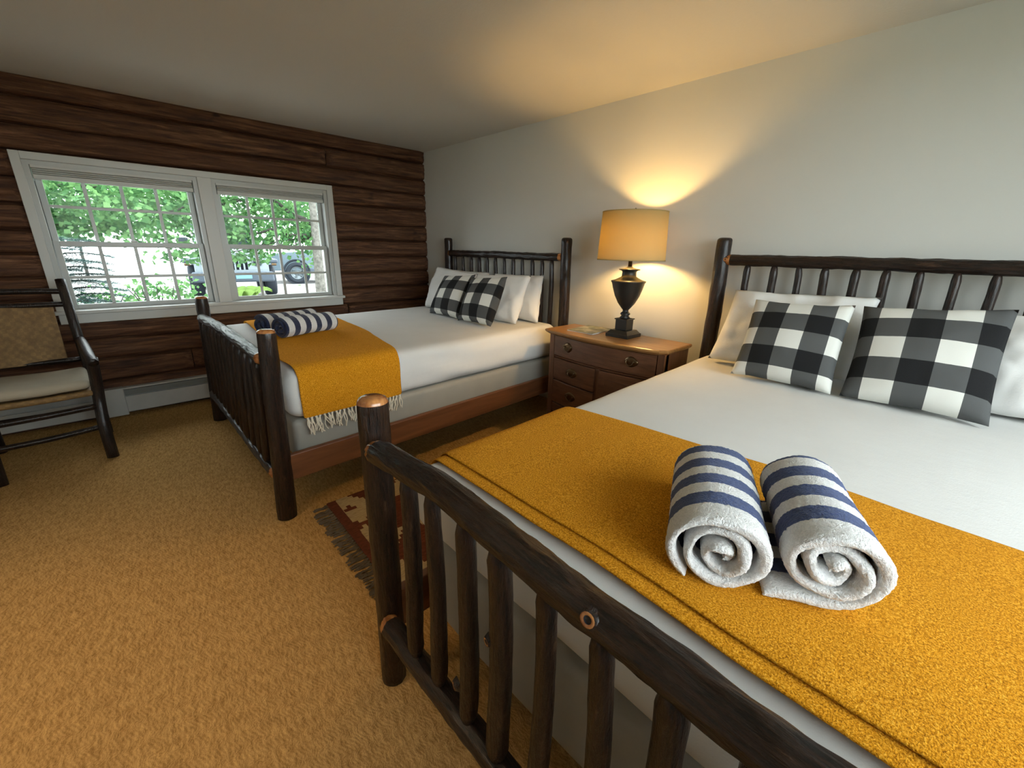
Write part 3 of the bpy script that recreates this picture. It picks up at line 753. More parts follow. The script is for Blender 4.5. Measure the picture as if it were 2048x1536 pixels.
# ------------------------------------------------------------------ pillows
def pillow(name, label, q, thick, m, group, seed, n=28, pinch=.05, flat=.42, crease=.004, sag=0.0):
    TL, TR, BR, BL_ = [Vector(p) for p in q]; c = (TL+TR+BR+BL_)/4
    nrm = (TR-TL).cross(BL_-TL).normalized()
    if nrm.y > 0: nrm = -nrm
    V = []; Fc = []; uv = []
    for side in (1, -1):
        for i in range(n+1):
            for j in range(n+1):
                s, t = j/n, i/n
                a, b = 2*s-1, 2*t-1
                s2 = .5+.5*a*(1-pinch*(1-b*b)); t2 = .5+.5*b*(1-pinch*(1-a*a))
                p = (TL*(1-s2)+TR*s2)*(1-t2)+(BL_*(1-s2)+BR*s2)*t2
                f = max(0, (1-a*a)*(1-b*b))**flat
                f *= .85+.35*t    # filling settles
                d = thick/2*f+crease*nz(p.x*8+seed, p.y*8, p.z*8)*f**.5+crease*.55*nz(p.x*22+seed, p.y*22, p.z*9)*f**.3+crease*.4*nz(p.x*50+seed, p.y*50, p.z*12)*f**.2+crease*.8*math.sin((a*3+b*2+seed)*2.2)*nz(a*2+seed, b*2)*f**.5
                V.append(p-c+nrm*(d*side)+Vector((0, 0, .006*nz(s*5+seed, t*5)*(1-f)))); uv.append((s2, 1-t2))
    k = (n+1); o2 = k*k
    for i in range(n):
        for j in range(n):
            Fc.append((i*k+j, (i+1)*k+j, (i+1)*k+j+1, i*k+j+1)); Fc.append((o2+i*k+j, o2+i*k+j+1, o2+(i+1)*k+j+1, o2+(i+1)*k+j))
    o = mesh(name, V, Fc, m, None, Matrix.Translation(c), True, uv)
    bm = bmesh.new(); bm.from_mesh(o.data); bmesh.ops.remove_doubles(bm, verts=bm.verts, dist=.0004); bmesh.ops.recalc_face_normals(bm, faces=bm.faces); bm.to_mesh(o.data); bm.free()
    o.data.polygons.foreach_set('use_smooth', [True]*len(o.data.polygons))
    return tag(o, label, 'pillow', group)
# foreground bed
pillow('check_cushion', 'black and white check cushion on the foreground bed, left one', [(3.622, -.375, 1.090), (4.026, -.365, 1.098), (4.052, -.610, .743), (3.640, -.600, .743)], .14, check('check_a', .30, .35, .42, .45), 'black and white check cushions', 1, 30, .05)
pillow('check_cushion', 'black and white check cushion on the foreground bed, right one against the slats', [(4.052, -.345, 1.100), (4.499, -.325, 1.130), (4.515, -.600, .743), (4.082, -.603, .743)], .15, check('check_b', 1.35, .15, .44, .46), 'black and white check cushions', 2, 30, .05)
pillow('white_pillow', 'white pillow leaning on the headboard of the foreground bed behind the left check cushion', [(3.450, -.175, 1.115), (4.085, -.150, 1.125), (4.065, -.385, .762), (3.430, -.365, .743)], .17, M['pillow'], 'white pillows', 3, 28, .035, .40, .022)
pillow('white_pillow', 'white pillow at the right edge of the photo on the foreground bed', [(4.40, -.165, 1.10), (5.00, -.165, 1.10), (5.00, -.39, .743), (4.36, -.40, .743)], .17, M['pillow'], 'white pillows', 8, 28, .035, .40, .022)
# far bed
pillow('white_pillow', 'white pillow on the far corner bed, nearest the log wall, behind the check cushions', [(.60, -.28, 1.125), (1.24, -.27, 1.085), (1.22, -.50, .742), (.66, -.49, .742)], .16, M['pillow'], 'white pillows', 5, 24, .035, .4, .020)
pillow('white_pillow', 'white pillow on the far corner bed, second row on the log wall side, almost hidden', [(.62, -.155, 1.095), (1.27, -.15, 1.10), (1.26, -.30, .742), (.64, -.30, .742)], .13, M['pillow'], 'white pillows', 11, 20, .035, .4, .020)
pillow('white_pillow', 'white pillow on the far corner bed, front one beside the right check cushion', [(1.27, -.29, 1.08), (1.915, -.265, 1.108), (1.965, -.475, .742), (1.30, -.49, .742)], .16, M['pillow'], 'white pillows', 6, 28, .035, .4, .020)
pillow('white_pillow', 'white pillow on the far corner bed, rear one nearest the nightstand', [(1.32, -.135, 1.09), (1.925, -.125, 1.108), (2.03, -.29, .742), (1.34, -.30, .742)], .15, M['pillow'], 'white pillows', 7, 28, .035, .4, .022)
pillow('check_cushion', 'black and white check cushion on the far corner bed, left one nearer the windows', [(1.065, -.515, 1.068), (1.495, -.500, 1.098), (1.560, -.725, .752), (1.100, -.715, .752)], .14, check('check_c', .95, .55, .43, .42), 'black and white check cushions', 3, 26, .05)
pillow('check_cushion', 'black and white check cushion on the far corner bed, right one overlapping its neighbour', [(1.500, -.545, 1.078), (1.915, -.525, 1.106), (1.975, -.745, .754), (1.590, -.765, .754)], .14, check('check_d', 1.15, .62, .42, .42), 'black and white check cushions', 4, 26, .05)

# ================================================================== NIGHTSTAND
NX0, NX1, NYB, NZ = 2.300, 3.212, -.13, .755
ns = empty('nightstand', ((NX0+NX1)/2, -.30, 0), 'brown oak washstand with bowed drawer front between the two beds, under the lamp', 'nightstand')
def bowy(x, base, amp=.052):
    t = (x-NX0)/(NX1-NX0); t = max(0, min(1, t))
    return base-amp*(math.sin(math.pi*t)**1.2)+.012*math.sin(2*math.pi*max(0, min(1, .5+abs(t-.5)*2-.5)))*0
def top_outline(inset):
    pts = []
    a, b = NX0-.028+inset, NX1+.018-inset
    for i in range(25):
        t = i/24; x = a+(b-a)*t; y = -.480+inset-.052*math.sin(math.pi*t)**1.2
        if t > .93: y += .05*((t-.93)/.07)**2
        if t < .05: y += .012*((.05-t)/.05)**2
        pts.append((x, y))
    pts += [(b, NYB), (a, NYB)]
    return pts
V = []; Fc = []; lay = [(.020, .722), (.010, .730), (.002, .738), (0, .746), (.003, .752), (.008, .755)]
for (ins, z) in lay:
    for (x, y) in top_outline(ins): V.append((x, y, z))
n = len(top_outline(0))
for i in range(len(lay)-1):
    for j in range(n): Fc.append((i*n+j, i*n+(j+1) % n, (i+1)*n+(j+1) % n, (i+1)*n+j))
Fc.append(tuple(range(n-1, -1, -1))); Fc.append(tuple((len(lay)-1)*n+j for j in range(n)))
mesh('top', V, Fc, M['oak_top'], ns, Matrix(), False)
def bow_panel(name, x0, x1, z0, z1, out, depth, m, parent, bev=.004):
    K = 14; V = []; Fc = []
    prof = [(0, 0, depth), (0, 0, bev), (bev, 0, 0), ]
    ring = [(x0, z0), (x1, z0), (x1, z1), (x0, z1)]
    for i in range(K+1):
        x = x0+(x1-x0)*i/K; yb = bowy(x, -.43)-out
        V += [(x, yb+depth, z0), (x, yb+bev, z0), (x, yb, z0+bev), (x, yb, z1-bev), (x, yb+bev, z1), (x, yb+depth, z1)]
    for i in range(K):
        for j in range(6): Fc.append((i*6+j, i*6+(j+1) % 6, (i+1)*6+(j+1) % 6, (i+1)*6+j)[::-1])
    Fc.append(tuple(range(6))); Fc.append(tuple(K*6+j for j in range(5, -1, -1)))
    c = Vector(((x0+x1)/2, bowy((x0+x1)/2, -.43), (z0+z1)/2))
    return mesh(name, [Vector(v)-c for v in V], Fc, m, parent, Matrix.Translation(c), False)
box('side_panel', (NX0, -.425, .06), (NX0+.02, NYB, .725), M['oak_v'], ns); box('side_panel', (NX1-.02, -.425, .06), (NX1, NYB, .725), M['oak_v'], ns)
box('back_panel', (NX0+.02, NYB-.012, .08), (NX1-.02, NYB, .725), M['oak_v'], ns)
bow_panel('carcass', NX0+.02, NX1-.02, .10, .724, -.020, .02, M['oak'], ns)
for a in (NX0, NX1-.045): 
    box('stile', (a, bowy(a+.02, -.43)-.006, 0), (a+.045, -.385, .724), M['oak_v'], ns)
for a in (NX0, NX1-.04): box('leg', (a, NYB-.045, 0), (a+.04, NYB, .09), M['oak_v'], ns)
bow_panel('apron', NX0+.045, NX1-.045, .12, .19, -.004, .02, M['oak'], ns)
bow_panel('cross_rail', NX0+.045, NX1-.045, .548, .562, -.006, .02, M['oak'], ns)
box('divider', (2.755, bowy(2.76, -.43)+.006, .19), (2.785, -.42, .55), M['oak_v'], ns)
def pull(parent, x, z, out=.0):
    y = bowy(x, -.43)-out-.008
    V = []; Fc = []; seg = 20
    prof = [(1.0, .004), (1.0, .0), (.86, -.003), (.5, -.005), (.02, -.006)]
    for (q, d) in prof:
        for j in range(seg):
            a = 2*math.pi*j/seg; rr = 1+.06*math.cos(4*a); V.append((q*rr*.050*math.cos(a), d, q*rr*.033*math.sin(a)))
    for i in range(len(prof)-1):
        for j in range(seg): Fc.append((i*seg+j, i*seg+(j+1) % seg, (i+1)*seg+(j+1) % seg, (i+1)*seg+j))
    Fc.append(tuple((len(prof)-1)*seg+j for j in range(seg)))
    for q in (-1, 1):   # posts and drop bail joined to the plate
        b = len(V); 
        for d in (-.004, -.016):
            for j in range(6):
                a = math.pi/3*j; V.append((q*.026+.005*math.cos(a), d, .004+.005*math.sin(a)))
        for j in range(6): Fc.append((b+j, b+(j+1) % 6, b+6+(j+1) % 6, b+6+j))
        Fc.append(tuple(b+6+j for j in range(6)))
    b = len(V); pts = [Vector((.026*math.cos(math.pi*(1+i/10)), -.015-.004*math.sin(math.pi*i/10), .004-.026*math.sin(math.pi*i/10))) for i in range(11)]
    for p in pts:
        for j in range(5):
            a = 2*math.pi*j/5; V.append(p+Vector((.0032*math.cos(a), .0032*math.sin(a), .0016*math.sin(a))))
    for i in range(10):
        for j in range(5): Fc.append((b+i*5+j, b+i*5+(j+1) % 5, b+(i+1)*5+(j+1) % 5, b+(i+1)*5+j))
    mesh('pull', V, Fc, M['brass'], parent, Matrix.Translation((x, y, z)))
d = bow_panel('drawer', NX0+.050, NX1-.050, .566, .716, .006, .02, M['oak'], ns); pull(d, 2.50, .648, .0); pull(d, 3.005, .648, .0)
d = bow_panel('drawer', NX0+.050, 2.752, .382, .545, .004, .02, M['oak'], ns); pull(d, 2.55, .470, .0)
d = bow_panel('drawer', NX0+.050, 2.752, .200, .374, .004, .02, M['oak'], ns); pull(d, 2.55, .29, .0)
d = bow_panel('door', 2.788, NX1-.050, .200, .545, .004, .02, M['oak'], ns); bow_panel('door_panel', 2.838, NX1-.10, .25, .495, .009, .02, M['oak'], d)
# magazine
mg = empty('magazine', (2.53, -.27, NZ), 'thin green covered magazine lying flat on the nightstand left of the lamp', 'magazine', None, R(4))
def magmat():
    t = NT('magazine_cover'); t.set(Roughness=.3); f = t.noise(t.coord('Object'), 11, 3)
    t.color(t.ramp(f, [(.40, (.10, .115, .06, 1)), (.50, (.22, .23, .15, 1)), (.60, (.45, .42, .33, 1))])); return t.m
box('pages', (2.425, -.405, NZ+.0005), (2.64, -.125, NZ+.006), M['pillow'], mg, .001, 1, rz=R(4)); box('cover', (2.424, -.406, NZ+.006), (2.641, -.124, NZ+.0075), magmat(), mg, 0, rz=R(4))
# ================================================================== LAMP
LX, LY, LZ = 2.805, -.262, NZ+.001
lp = empty('table_lamp', (LX, LY, LZ), 'black urn table lamp with glowing cream drum shade on the nightstand', 'lamp')
bm = bmesh.new(); s = .083
for (z0, z1, h0, h1) in ((0, .022, .085, .085), (.022, .045, .080, .062), ):
    q = [bm.verts.new((LX+a*h, LY+b*h, LZ+z)) for z, h in ((z0, h0), (z1, h1)) for a, b in ((-1, -1), (1, -1), (1, 1), (-1, 1))]
    bm.faces.new(q[3::-1]); bm.faces.new(q[4:])
    for i in range(4): bm.faces.new((q[i], q[(i+1) % 4], q[4+(i+1) % 4], q[4+i]))
add_box(bm, (LX-.043, LY-.043, LZ+.045), (LX+.043, LY+.043, LZ+.122), .003); add_box(bm, (LX-.049, LY-.049, LZ+.114), (LX+.049, LY+.049, LZ+.122), .002)
bm_obj('base', bm, M['lampblack'], lp)
lathe('urn', [(.030, .121), (.034, .128), (.024, .140), (.034, .150), (.030, .158), (.020, .166), (.019, .178), (.030, .190), (.055, .222), (.080, .270), (.097, .320), (.105, .352), (.112, .362), (.112, .368), (.094, .372), (.080, .378), (.060, .388), (.047, .396), (.045, .424), (.050, .432), (.068, .438), (.068, .443), (.040, .447), (.022, .452), (.018, .458)], M['lampblack'], lp, (LX, LY, LZ), 40)
lathe('socket', [(.013, .455), (.013, .505), (.020, .507), (.020, .560), (.013, .562)], M['brass'], lp, (LX, LY, LZ), 16)
lathe('bulb', [(.012, .560), (.016, .575), (.028, .600), (.031, .620), (.026, .642), (.010, .652), (.001, .654)], M['bulb'], lp, (LX, LY, LZ), 16)
S0, S1 = 1.253-LZ, 1.545-LZ
sh = lathe('shade', [(.214, S0), (.201, S1), (.1985, S1), (.2115, S0), (.214, S0)], M['shade'], lp, (LX, LY, LZ), 56, False)
for z, r in ((S0, .214), (S1-.004, .2015)):
    lathe('shade_trim', [(r-.004, z), (r+.0012, z), (r+.0012, z+.006), (r-.004, z+.006), (r-.004, z)], M['brass'] if 0 else M['shade'], sh, (LX, LY, LZ), 56, False)
for k in range(3):
    a = k*2*math.pi/3+.4
    sweep('spider_arm', [(LX+.008*math.cos(a), LY+.008*math.sin(a), LZ+S1-.012), (LX+.199*math.cos(a), LY+.199*math.sin(a), LZ+S1-.004)], .002, M['brass'], lp, 6)
for q in (-1, 1):
    sweep('harp', [(LX+q*(.018+.035*math.sin(math.pi*min(1, i/9))), LY, LZ+.505+(S1-.012-.505)*i/10) for i in range(11)], .002, M['brass'], lp, 6)
lathe('finial', [(.003, S1-.014), (.008, S1-.006), (.010, S1+.002), (.006, S1+.008), (.009, S1+.014), (.004, S1+.022), (.001, S1+.024)], M['lampblack'], lp, (LX, LY, LZ), 14)

# ================================================================== RUG
rg = empty('rug', (2.75, -1.4, 0), 'small red brown kilim rug with cream stepped diamonds on the carpet between the beds', 'rug')
def rugmat():
    t = NT('kilim'); t.set(Roughness=1); t.b.inputs['Specular IOR Level'].default_value = .05
    tc = t.n('ShaderNodeTexCoord'); sep = t.n('ShaderNodeSeparateXYZ'); t.l(tc.outputs['Object'], sep.inputs[0])
    S = .026; qx = t.math('MULTIPLY', t.math('FLOOR', t.math('DIVIDE', t.math('ADD', sep.outputs[0], .013), S)), S); qy = t.math('MULTIPLY', t.math('FLOOR', t.math('DIVIDE', sep.outputs[1], S*.8)), S*.8)
    px = t.math('PINGPONG', t.math('ADD', qx, 4.8-.165*1.0+.48), .16); py = t.math('PINGPONG', t.math('ADD', qy, 10.2+.005), .17)
    dd = t.math('ADD', px, t.math('MULTIPLY', py, 1.1)); 
    cream = t.math('LESS_THAN', dd, .155); core = t.math('LESS_THAN', dd, .03)
    edge = t.math('LESS_THAN', t.math('SUBTRACT', .755, t.math('ABSOLUTE', sep.outputs[1])), .045)
    cream = t.math('MULTIPLY', cream, t.math('SUBTRACT', 1.0, edge))
    n = t.noise(t.coord('Object', (1, .2, 1)), 160, 3); red = t.ramp(n, [(.3, (.065, .020, .012, 1)), (.7, (.14, .045, .027, 1))])
    c = t.mix(cream, red, t.ramp(n, [(.3, (.28, .21, .115, 1)), (.7, (.46, .36, .21, 1))])); c = t.mix(core, c, (.10, .03, .02, 1)); t.color(c)
    t.bump(n, .5, .004); return t.m
V, Fc = rbox_verts(.44, .755, .005, .004, 16, 28, 1, 2)
mesh('woven_field', [(v.x+.008*nz(v.y*4, 1), v.y, v.z+.002*(1+nz(v.x*5, v.y*5))) for v in V], Fc, rugmat(), rg, Matrix.Translation((2.765, -1.415, .006)) @ Matrix.Rotation(R(-2), 4, 'Z'))
rm = []
for s in range(6):
    rnd = random.Random(s); V = []; Fc = []
    for q in range(3):
        a = rnd.uniform(-.012, .012); pts = [Vector((a*t/5+.003*(q-1), -.075*t/5*rnd.uniform(.95, 1), .006+.003*math.sin(t*2+q))) for t in range(6)]; b = len(V)
        for i, p in enumerate(pts):
            for j in range(4): V.append(p+Vector((.0032*math.cos(j*math.pi/2), 0, .0032*math.sin(j*math.pi/2))))
        for i in range(5):
            for j in range(4): Fc.append((b+i*4+j, b+i*4+(j+1) % 4, b+(i+1)*4+(j+1) % 4, b+(i+1)*4+j))
    me = bpy.data.meshes.new('tassel'); me.from_pydata([tuple(v) for v in V], [], Fc); me.materials.append(M['rugfringe']); rm.append(me)
for i in range(44):
    o = bpy.data.objects.new('tassel', rm[i % 6]); col.objects.link(o)
    setw(o, Matrix.Translation((2.765, -1.415, 0)) @ Matrix.Rotation(R(-2), 4, 'Z') @ Matrix.Translation((-.43+.86*i/43, -.752, -.002)) @ Matrix.Rotation(random.Random(i).uniform(-.2, .2), 4, 'Z') @ Matrix.Scale(random.Random(i+99).uniform(.9, 1.2), 4), rg)

# ================================================================== CHAIR
ch = empty('armchair', (.63, -3.2, 0), 'rustic hickory armchair with woven back beside the left window', 'chair')
CB = [M['bark_chair'], M['cut']]
B0, C0_, A0, D0 = (.872, -2.952, 0), (.93, -3.415, 0), (.35, -3.47, 0), (.372, -2.965, 0)
def bent(name, pts, r, seed, parent=ch):
    P = []
    for i in range(len(pts)-1):
        for k in range(5): P.append(Vector(pts[i]).lerp(Vector(pts[i+1]), k/5))
    P.append(Vector(pts[-1])); Q = list(P)
    for _ in range(4): Q = [Q[0]]+[(Q[i-1]+Q[i]*2+Q[i+1])/4 for i in range(1, len(Q)-1)]+[Q[-1]]
    o = sweep(name, Q, r, CB[0], parent, 12); return o
bent('leg', [B0, (.845, -2.955, .20), (.800, -2.945, .36), (.795, -2.935, .46), (.815, -2.925, .63)], .030, 1)
bent('leg', [C0_, (.90, -3.415, .2), (.86, -3.42, .36), (.855, -3.43, .46), (.875, -3.44, .63)], .030, 2)
bent('leg', [D0, (.385, -2.965, .3), (.375, -2.97, .5), (.315, -2.98, .80), (.245, -2.987, 1.06)], .026, 3)
bent('leg', [A0, (.36, -3.47, .3), (.35, -3.475, .5), (.29, -3.48, .80), (.22, -3.485, 1.06)], .026, 4)
for i, (dp, fp, z) in enumerate((((.355, -2.97), (.815, -2.93), .66), ((.33, -3.475), (.875, -3.44), .66))):
    bent('arm', [(dp[0], dp[1], z+.01), ((dp[0]+fp[0])/2, (dp[1]+fp[1])/2, z+.012), (fp[0], fp[1], z-.02), (fp[0]+.06, fp[1]+.01, z-.05)], .026, 9+i)
bent('stretcher', [(.835, -2.955, .20), (.88, -3.18, .195), (.90, -3.415, .20)], .016, 5)
bent('stretcher', [(.815, -2.95, .33), (.86, -3.18, .33), (.875, -3.42, .33)], .018, 6)
bent('stretcher', [(.38, -2.97, .20), (.37, -3.22, .20), (.355, -3.47, .20)], .014, 7)
bent('stretcher', [(.38, -2.97, .12), (.60, -2.955, .125), (.855, -2.955, .13)], .014, 8)
bent('stretcher', [(.36, -3.47, .12), (.6, -3.45, .125), (.915, -3.415, .13)], .014, 8)
bent('back_rail', [(.262, -2.985, .985), (.25, -3.23, .995), (.237, -3.484, .985)], .018, 11)
bent('back_rail', [(.285, -2.982, .905), (.275, -3.23, .905), (.262, -3.482, .905)], .017, 12)
bent('back_rail', [(.355, -2.975, .545), (.35, -3.23, .545), (.335, -3.478, .545)], .016, 13)
V, Fc = rbox_verts(.006, .200, .190, .005, 1, 12, 12, 2)
mesh('woven_back', [(v.x+.012*math.cos(v.y*8), v.y, v.z) for v in V], Fc, M['splint'], ch, Matrix.Translation((.308, -3.255, .722)) @ Matrix.Rotation(R(-12), 4, 'Y'))
V, Fc = rbox_verts(.225, .228, .018, .016, 12, 12, 1, 3)
mesh('woven_seat', [(v.x, v.y, v.z-.02*(1-(v.x/.23)**2)*(1-(v.y/.23)**2)) for v in V], Fc, M['splint'], ch, Matrix.Translation((.605, -3.195, .415)) @ Matrix.Rotation(R(3), 4, 'Z'))
V, Fc = rbox_verts(.215, .215, .035, .033, 14, 14, 2, 4)
o = mesh('seat_cushion', [(v.x*(1+.03*math.cos(v.y*9)), v.y, v.z*(.8+.25*(1-(v.x/.22)**2))-.018*(1-(v.x/.23)**2)*(1-(v.y/.23)**2)+.004*nz(v.x*9, v.y*9)) for v in V], Fc, M['cushion'], None, Matrix.Translation((.615, -3.185, .475)) @ Matrix.Rotation(R(3), 4, 'Z'))
tag(o, 'thin beige seat cushion lying on the woven seat of the rustic armchair', 'cushion')

# ================================================================== OUTSIDE
g = box('ground', (-60, -40, -.30), (-.25, 40, -.02), M['gravel'], None, 0); struct(g, None)
g = box('ground', (RX+.15, -40, -.30), (46, 40, -.15), M['lawn'], None, 0); struct(g, None)
def wheel(parent, loc, r, wd, axis_rot, hub=M['chrome']):
    t = lathe('tyre', [(r*.62, -wd/2), (r*.9, -wd/2), (r, -wd*.32), (r, wd*.32), (r*.9, wd/2), (r*.62, wd/2), (r*.62, -wd/2)], M['black'], parent, (0, 0, 0), 28, False)
    setw(t, Matrix.Translation(loc) @ axis_rot, parent)
    h = lathe('rim', [(r*.61, -wd*.30), (r*.62, wd*.42), (r*.52, wd*.40), (r*.50, wd*.2), (r*.16, wd*.28), (.01, wd*.34)], hub, t, (0, 0, 0), 20, False); setw(h, Matrix.Translation(loc) @ axis_rot, t)
    for k in range(5):
        a = 2*math.pi*k/5; bm = bmesh.new(); add_box(bm, (r*.12, -.025, wd*.28), (r*.56, .025, wd*.36)); s = bm_obj('spoke', bm, hub, parent)
        setw(s, Matrix.Translation(loc) @ axis_rot @ Matrix.Rotation(a, 4, 'Z'), parent)
# off-road car : local +x is the nose, placed facing the house
JX, JY, JR = -8.2, -.40, R(-9)
jm = Matrix.Translation((JX, JY, -.02)) @ Matrix.Rotation(JR, 4, 'Z')
jp = empty('car', (JX, JY, -.02), 'boxy silver off-road car with slotted grille parked facing the right window', 'car', None, JR)
def jb(name, boxes, m, parent=jp, bev=.02):
    bm = bmesh.new()
    for a, b in boxes: add_box(bm, a, b, bev, 2)
    return bm_obj(name, bm, m, parent, jm)
jb('body', [((-3.9, -.78, .55), (-.05, .78, 1.12)), ((-3.9, -.74, 1.1), (-1.6, .74, 1.30))], M['jeep'])
jb('hood', [((-1.5, -.70, 1.08), (-.02, .70, 1.18))], M['jeep'], bev=.05)
bm = bmesh.new(); 
z0, z1 = .70, 1.06
add_box(bm, (-.04, -.76, .60), (.03, .76, .70)); add_box(bm, (-.04, -.76, 1.04), (.03, .76, 1.13), .01)
xs = [-.76]+[-.335+.095*k for k in range(8)]+[.76]
for k in range(8): 
    c = -.335+.0957*k
    if k == 0: add_box(bm, (-.04, -.76, .69), (.03, c+.018, 1.06))
    elif k == 7: add_box(bm, (-.04, c-.018, .69), (.03, .76, 1.06))
    else: add_box(bm, (-.04, c-.018, .69), (.03, c+.018, 1.06))
bm_obj('grille', bm, M['jeep'], jp, jm); jb('grille_backing', [((-.06, -.45, .68), (-.045, .45, 1.06))], M['black'], bev=0)
for q in (-1, 1):
    hl = lathe('headlight', [(.115, -.02), (.115, .03), (.095, .036), (.05, .05), (.005, .055)], M['chrome'], jp, (0, 0, 0), 20); setw(hl, jm @ Matrix.Translation((.02, q*.53, .90)) @ Matrix.Rotation(R(90), 4, 'Y'), jp)
    lg = lathe('lens', [(.09, .037), (.05, .055), (.004, .062)], M['carglass'], hl, (0, 0, 0), 18, False); setw(lg, jm @ Matrix.Translation((.021, q*.53, .90)) @ Matrix.Rotation(R(90), 4, 'Y'), hl)
    jb('fender', [((-1.2, q*.76-.0 if q > 0 else -1.0, .86), (-.02, 1.0 if q > 0 else -.76, .96))], M['bumper'], bev=.03)
    jb('mirror', [((-1.45, q*.95-.12, 1.25), (-1.38, q*.95+.12, 1.45))], M['black'])
    jb('turn_signal', [((-.03, q*.9-.06, .80), (.0, q*.9+.06, .86))], M['brass'])
for x in (-.62, -3.15):
    for q in (-1, 1): wheel(jp, jm @ Vector((x, q*.80, .40)), .40, .27, Matrix.Rotation(JR, 4, 'Z') @ Matrix.Rotation(R(-90*q), 4, 'X'))
jb('bumper', [((-.02, -.85, .42), (.22, .85, .66))], M['bumper'], bev=.04)
jb('licence_plate', [((.222, .02, .50), (.23, .36, .63))], M['plate'], bev=.003)
jb('windshield', [((-1.66, -.68, 1.16), (-1.60, .68, 1.72))], M['carglass']); jb('roof', [((-3.9, -.74, 1.70), (-1.62, .74, 1.82))], M['bumper'], bev=.04)
jb('roll_cage', [((-1.70, -.74, 1.1), (-1.60, -.66, 1.75)), ((-1.70, .66, 1.1), (-1.60, .74, 1.75)), ((-3.9, -.74, 1.1), (-3.8, -.66, 1.75)), ((-3.9, .66, 1.1), (-3.8, .74, 1.75))], M['jeep'])
# second car : profile extruded, nose toward -y
SX, SY, SR = -12.6, 3.85, R(-90-14)
sm = Matrix.Translation((SX, SY, -.02)) @ Matrix.Rotation(SR, 4, 'Z')
sp = empty('car', (SX, SY, -.02), 'blue grey sport utility car parked behind the tree trunk at the right of the window', 'car', None, SR)
prof = [(2.25, .45), (2.3, .62), (2.22, .90), (2.05, 1.02), (1.1, 1.12), (.85, 1.18), (-2.1, 1.18), (-2.2, .9), (-2.25, .45)]
def extr(name, prof, y0, y1, m, inset=.08, parent=sp, mat=sm):
    V = []; Fc = []; n = len(prof)
    for (y, s) in ((y0, .97), (y0+inset, 1), (y1-inset, 1), (y1, .97)):
        cz = sum(p[1] for p in prof)/n
        for (x, z) in prof: V.append((x*s, y, cz+(z-cz)*s))
    for k in range(3):
        for j in range(n): Fc.append((k*n+j, k*n+(j+1) % n, (k+1)*n+(j+1) % n, (k+1)*n+j))
    Fc.append(tuple(range(n-1, -1, -1))); Fc.append(tuple(3*n+j for j in range(n)))
    o = mesh(name, V, Fc, m, parent, mat, False)
    bm = bmesh.new(); bm.from_mesh(o.data); bmesh.ops.recalc_face_normals(bm, faces=bm.faces); bm.to_mesh(o.data); bm.free(); return o
extr('body', prof, -.92, .92, M['suv']); extr('cabin_glass', [(.95, 1.16), (.35, 1.62), (-1.75, 1.66), (-2.12, 1.16)], -.80, .80, M['carglass'])
extr('roof', [(.42, 1.60), (.30, 1.70), (-1.70, 1.74), (-1.85, 1.64)], -.78, .78, M['suv'])
for q in (-1, 1):
    extr('pillar', [(.95, 1.16), (.83, 1.16), (.27, 1.64), (.39, 1.64)], q*.81-.02, q*.81+.02, M['suv'], .005); extr('pillar', [(-.35, 1.16), (-.47, 1.16), (-.45, 1.66), (-.35, 1.66)], q*.81-.02, q*.81+.02, M['suv'], .005)
    bm = bmesh.new(); add_box(bm, (.62, q*1.0-.11, 1.16), (.74, q*1.0+.11, 1.32), .03); bm_obj('mirror', bm, M['suv'], sp, sm)
    bm = bmesh.new(); add_box(bm, (2.08, q*.66-.18, .76), (2.27, q*.66+.18, .90), .03); bm_obj('headlight', bm, M['chrome'], sp, sm)
    bm = bmesh.new(); add_box(bm, (-1.0, q*.93-.02, .40), (1.0, q*.93+.02, .52), .02); bm_obj('sill_trim', bm, M['bumper'], sp, sm)
    for x in (1.42, -1.42):
        wheel(sp, sm @ Vector((x, q*.84, .37)), .37, .24, Matrix.Rotation(SR, 4, 'Z') @ Matrix.Rotation(R(-90*q), 4, 'X'))
        o = lathe('wheel_arch', [(.44, -.03), (.44, .02), (.37, .02), (.37, -.03), (.44, -.03)], M['black'], sp, (0, 0, 0), 28, False); setw(o, sm @ Matrix.Translation((x, q*.91, .40)) @ Matrix.Rotation(R(90), 4, 'X'), sp)

# ------------------------------------------------------------------ plants
def leaves(name, pts, size, mat, parent, seed, flat=.5):
    rs = np.random.RandomState(seed); N = len(pts); P = np.asarray(pts, float)
    d = rs.normal(size=(N, 3)); d[:, 2] *= flat; d[:, 2] -= .25; d /= np.linalg.norm(d, axis=1)[:, None]
    u = np.cross(d, rs.normal(size=(N, 3))); u /= np.linalg.norm(u, axis=1)[:, None]
    s = size*rs.uniform(.6, 1.3, size=(N, 1))
    a = P; b = P+d*s*.5+u*s*.42; c = P+d*s; e = P+d*s*.5-u*s*.42; e2 = np.cross(d, u)*s*.1
    b = b+e2; e = e+e2
    V = np.stack([a, b, c, e], 1).reshape(-1, 3)
    F = np.arange(N*4).reshape(-1, 4)
    F = np.concatenate([F[:, [0, 1, 2]], F[:, [0, 2, 3]]])
    me = bpy.data.meshes.new(name); me.vertices.add(len(V)); me.vertices.foreach_set('co', V.ravel())
    me.loops.add(F.size); me.loops.foreach_set('vertex_index', F.ravel().astype(np.int32)); me.polygons.add(len(F))
    me.polygons.foreach_set('loop_start', np.arange(0, F.size, 3, dtype=np.int32)); me.update(calc_edges=True); me.validate()
    me.materials.append(mat); o = link(name, me, parent, Matrix(), False); o['kind'] = 'stuff'; return o
def clumps(n, k, box_, spread, seed):
    rs = np.random.RandomState(seed); lo, hi = np.array(box_[0]), np.array(box_[1])
    c = lo+(hi-lo)*rs.rand(k, 3); i = rs.randint(0, k, n); return c[i]+rs.normal(size=(n, 3))*np.array(spread)
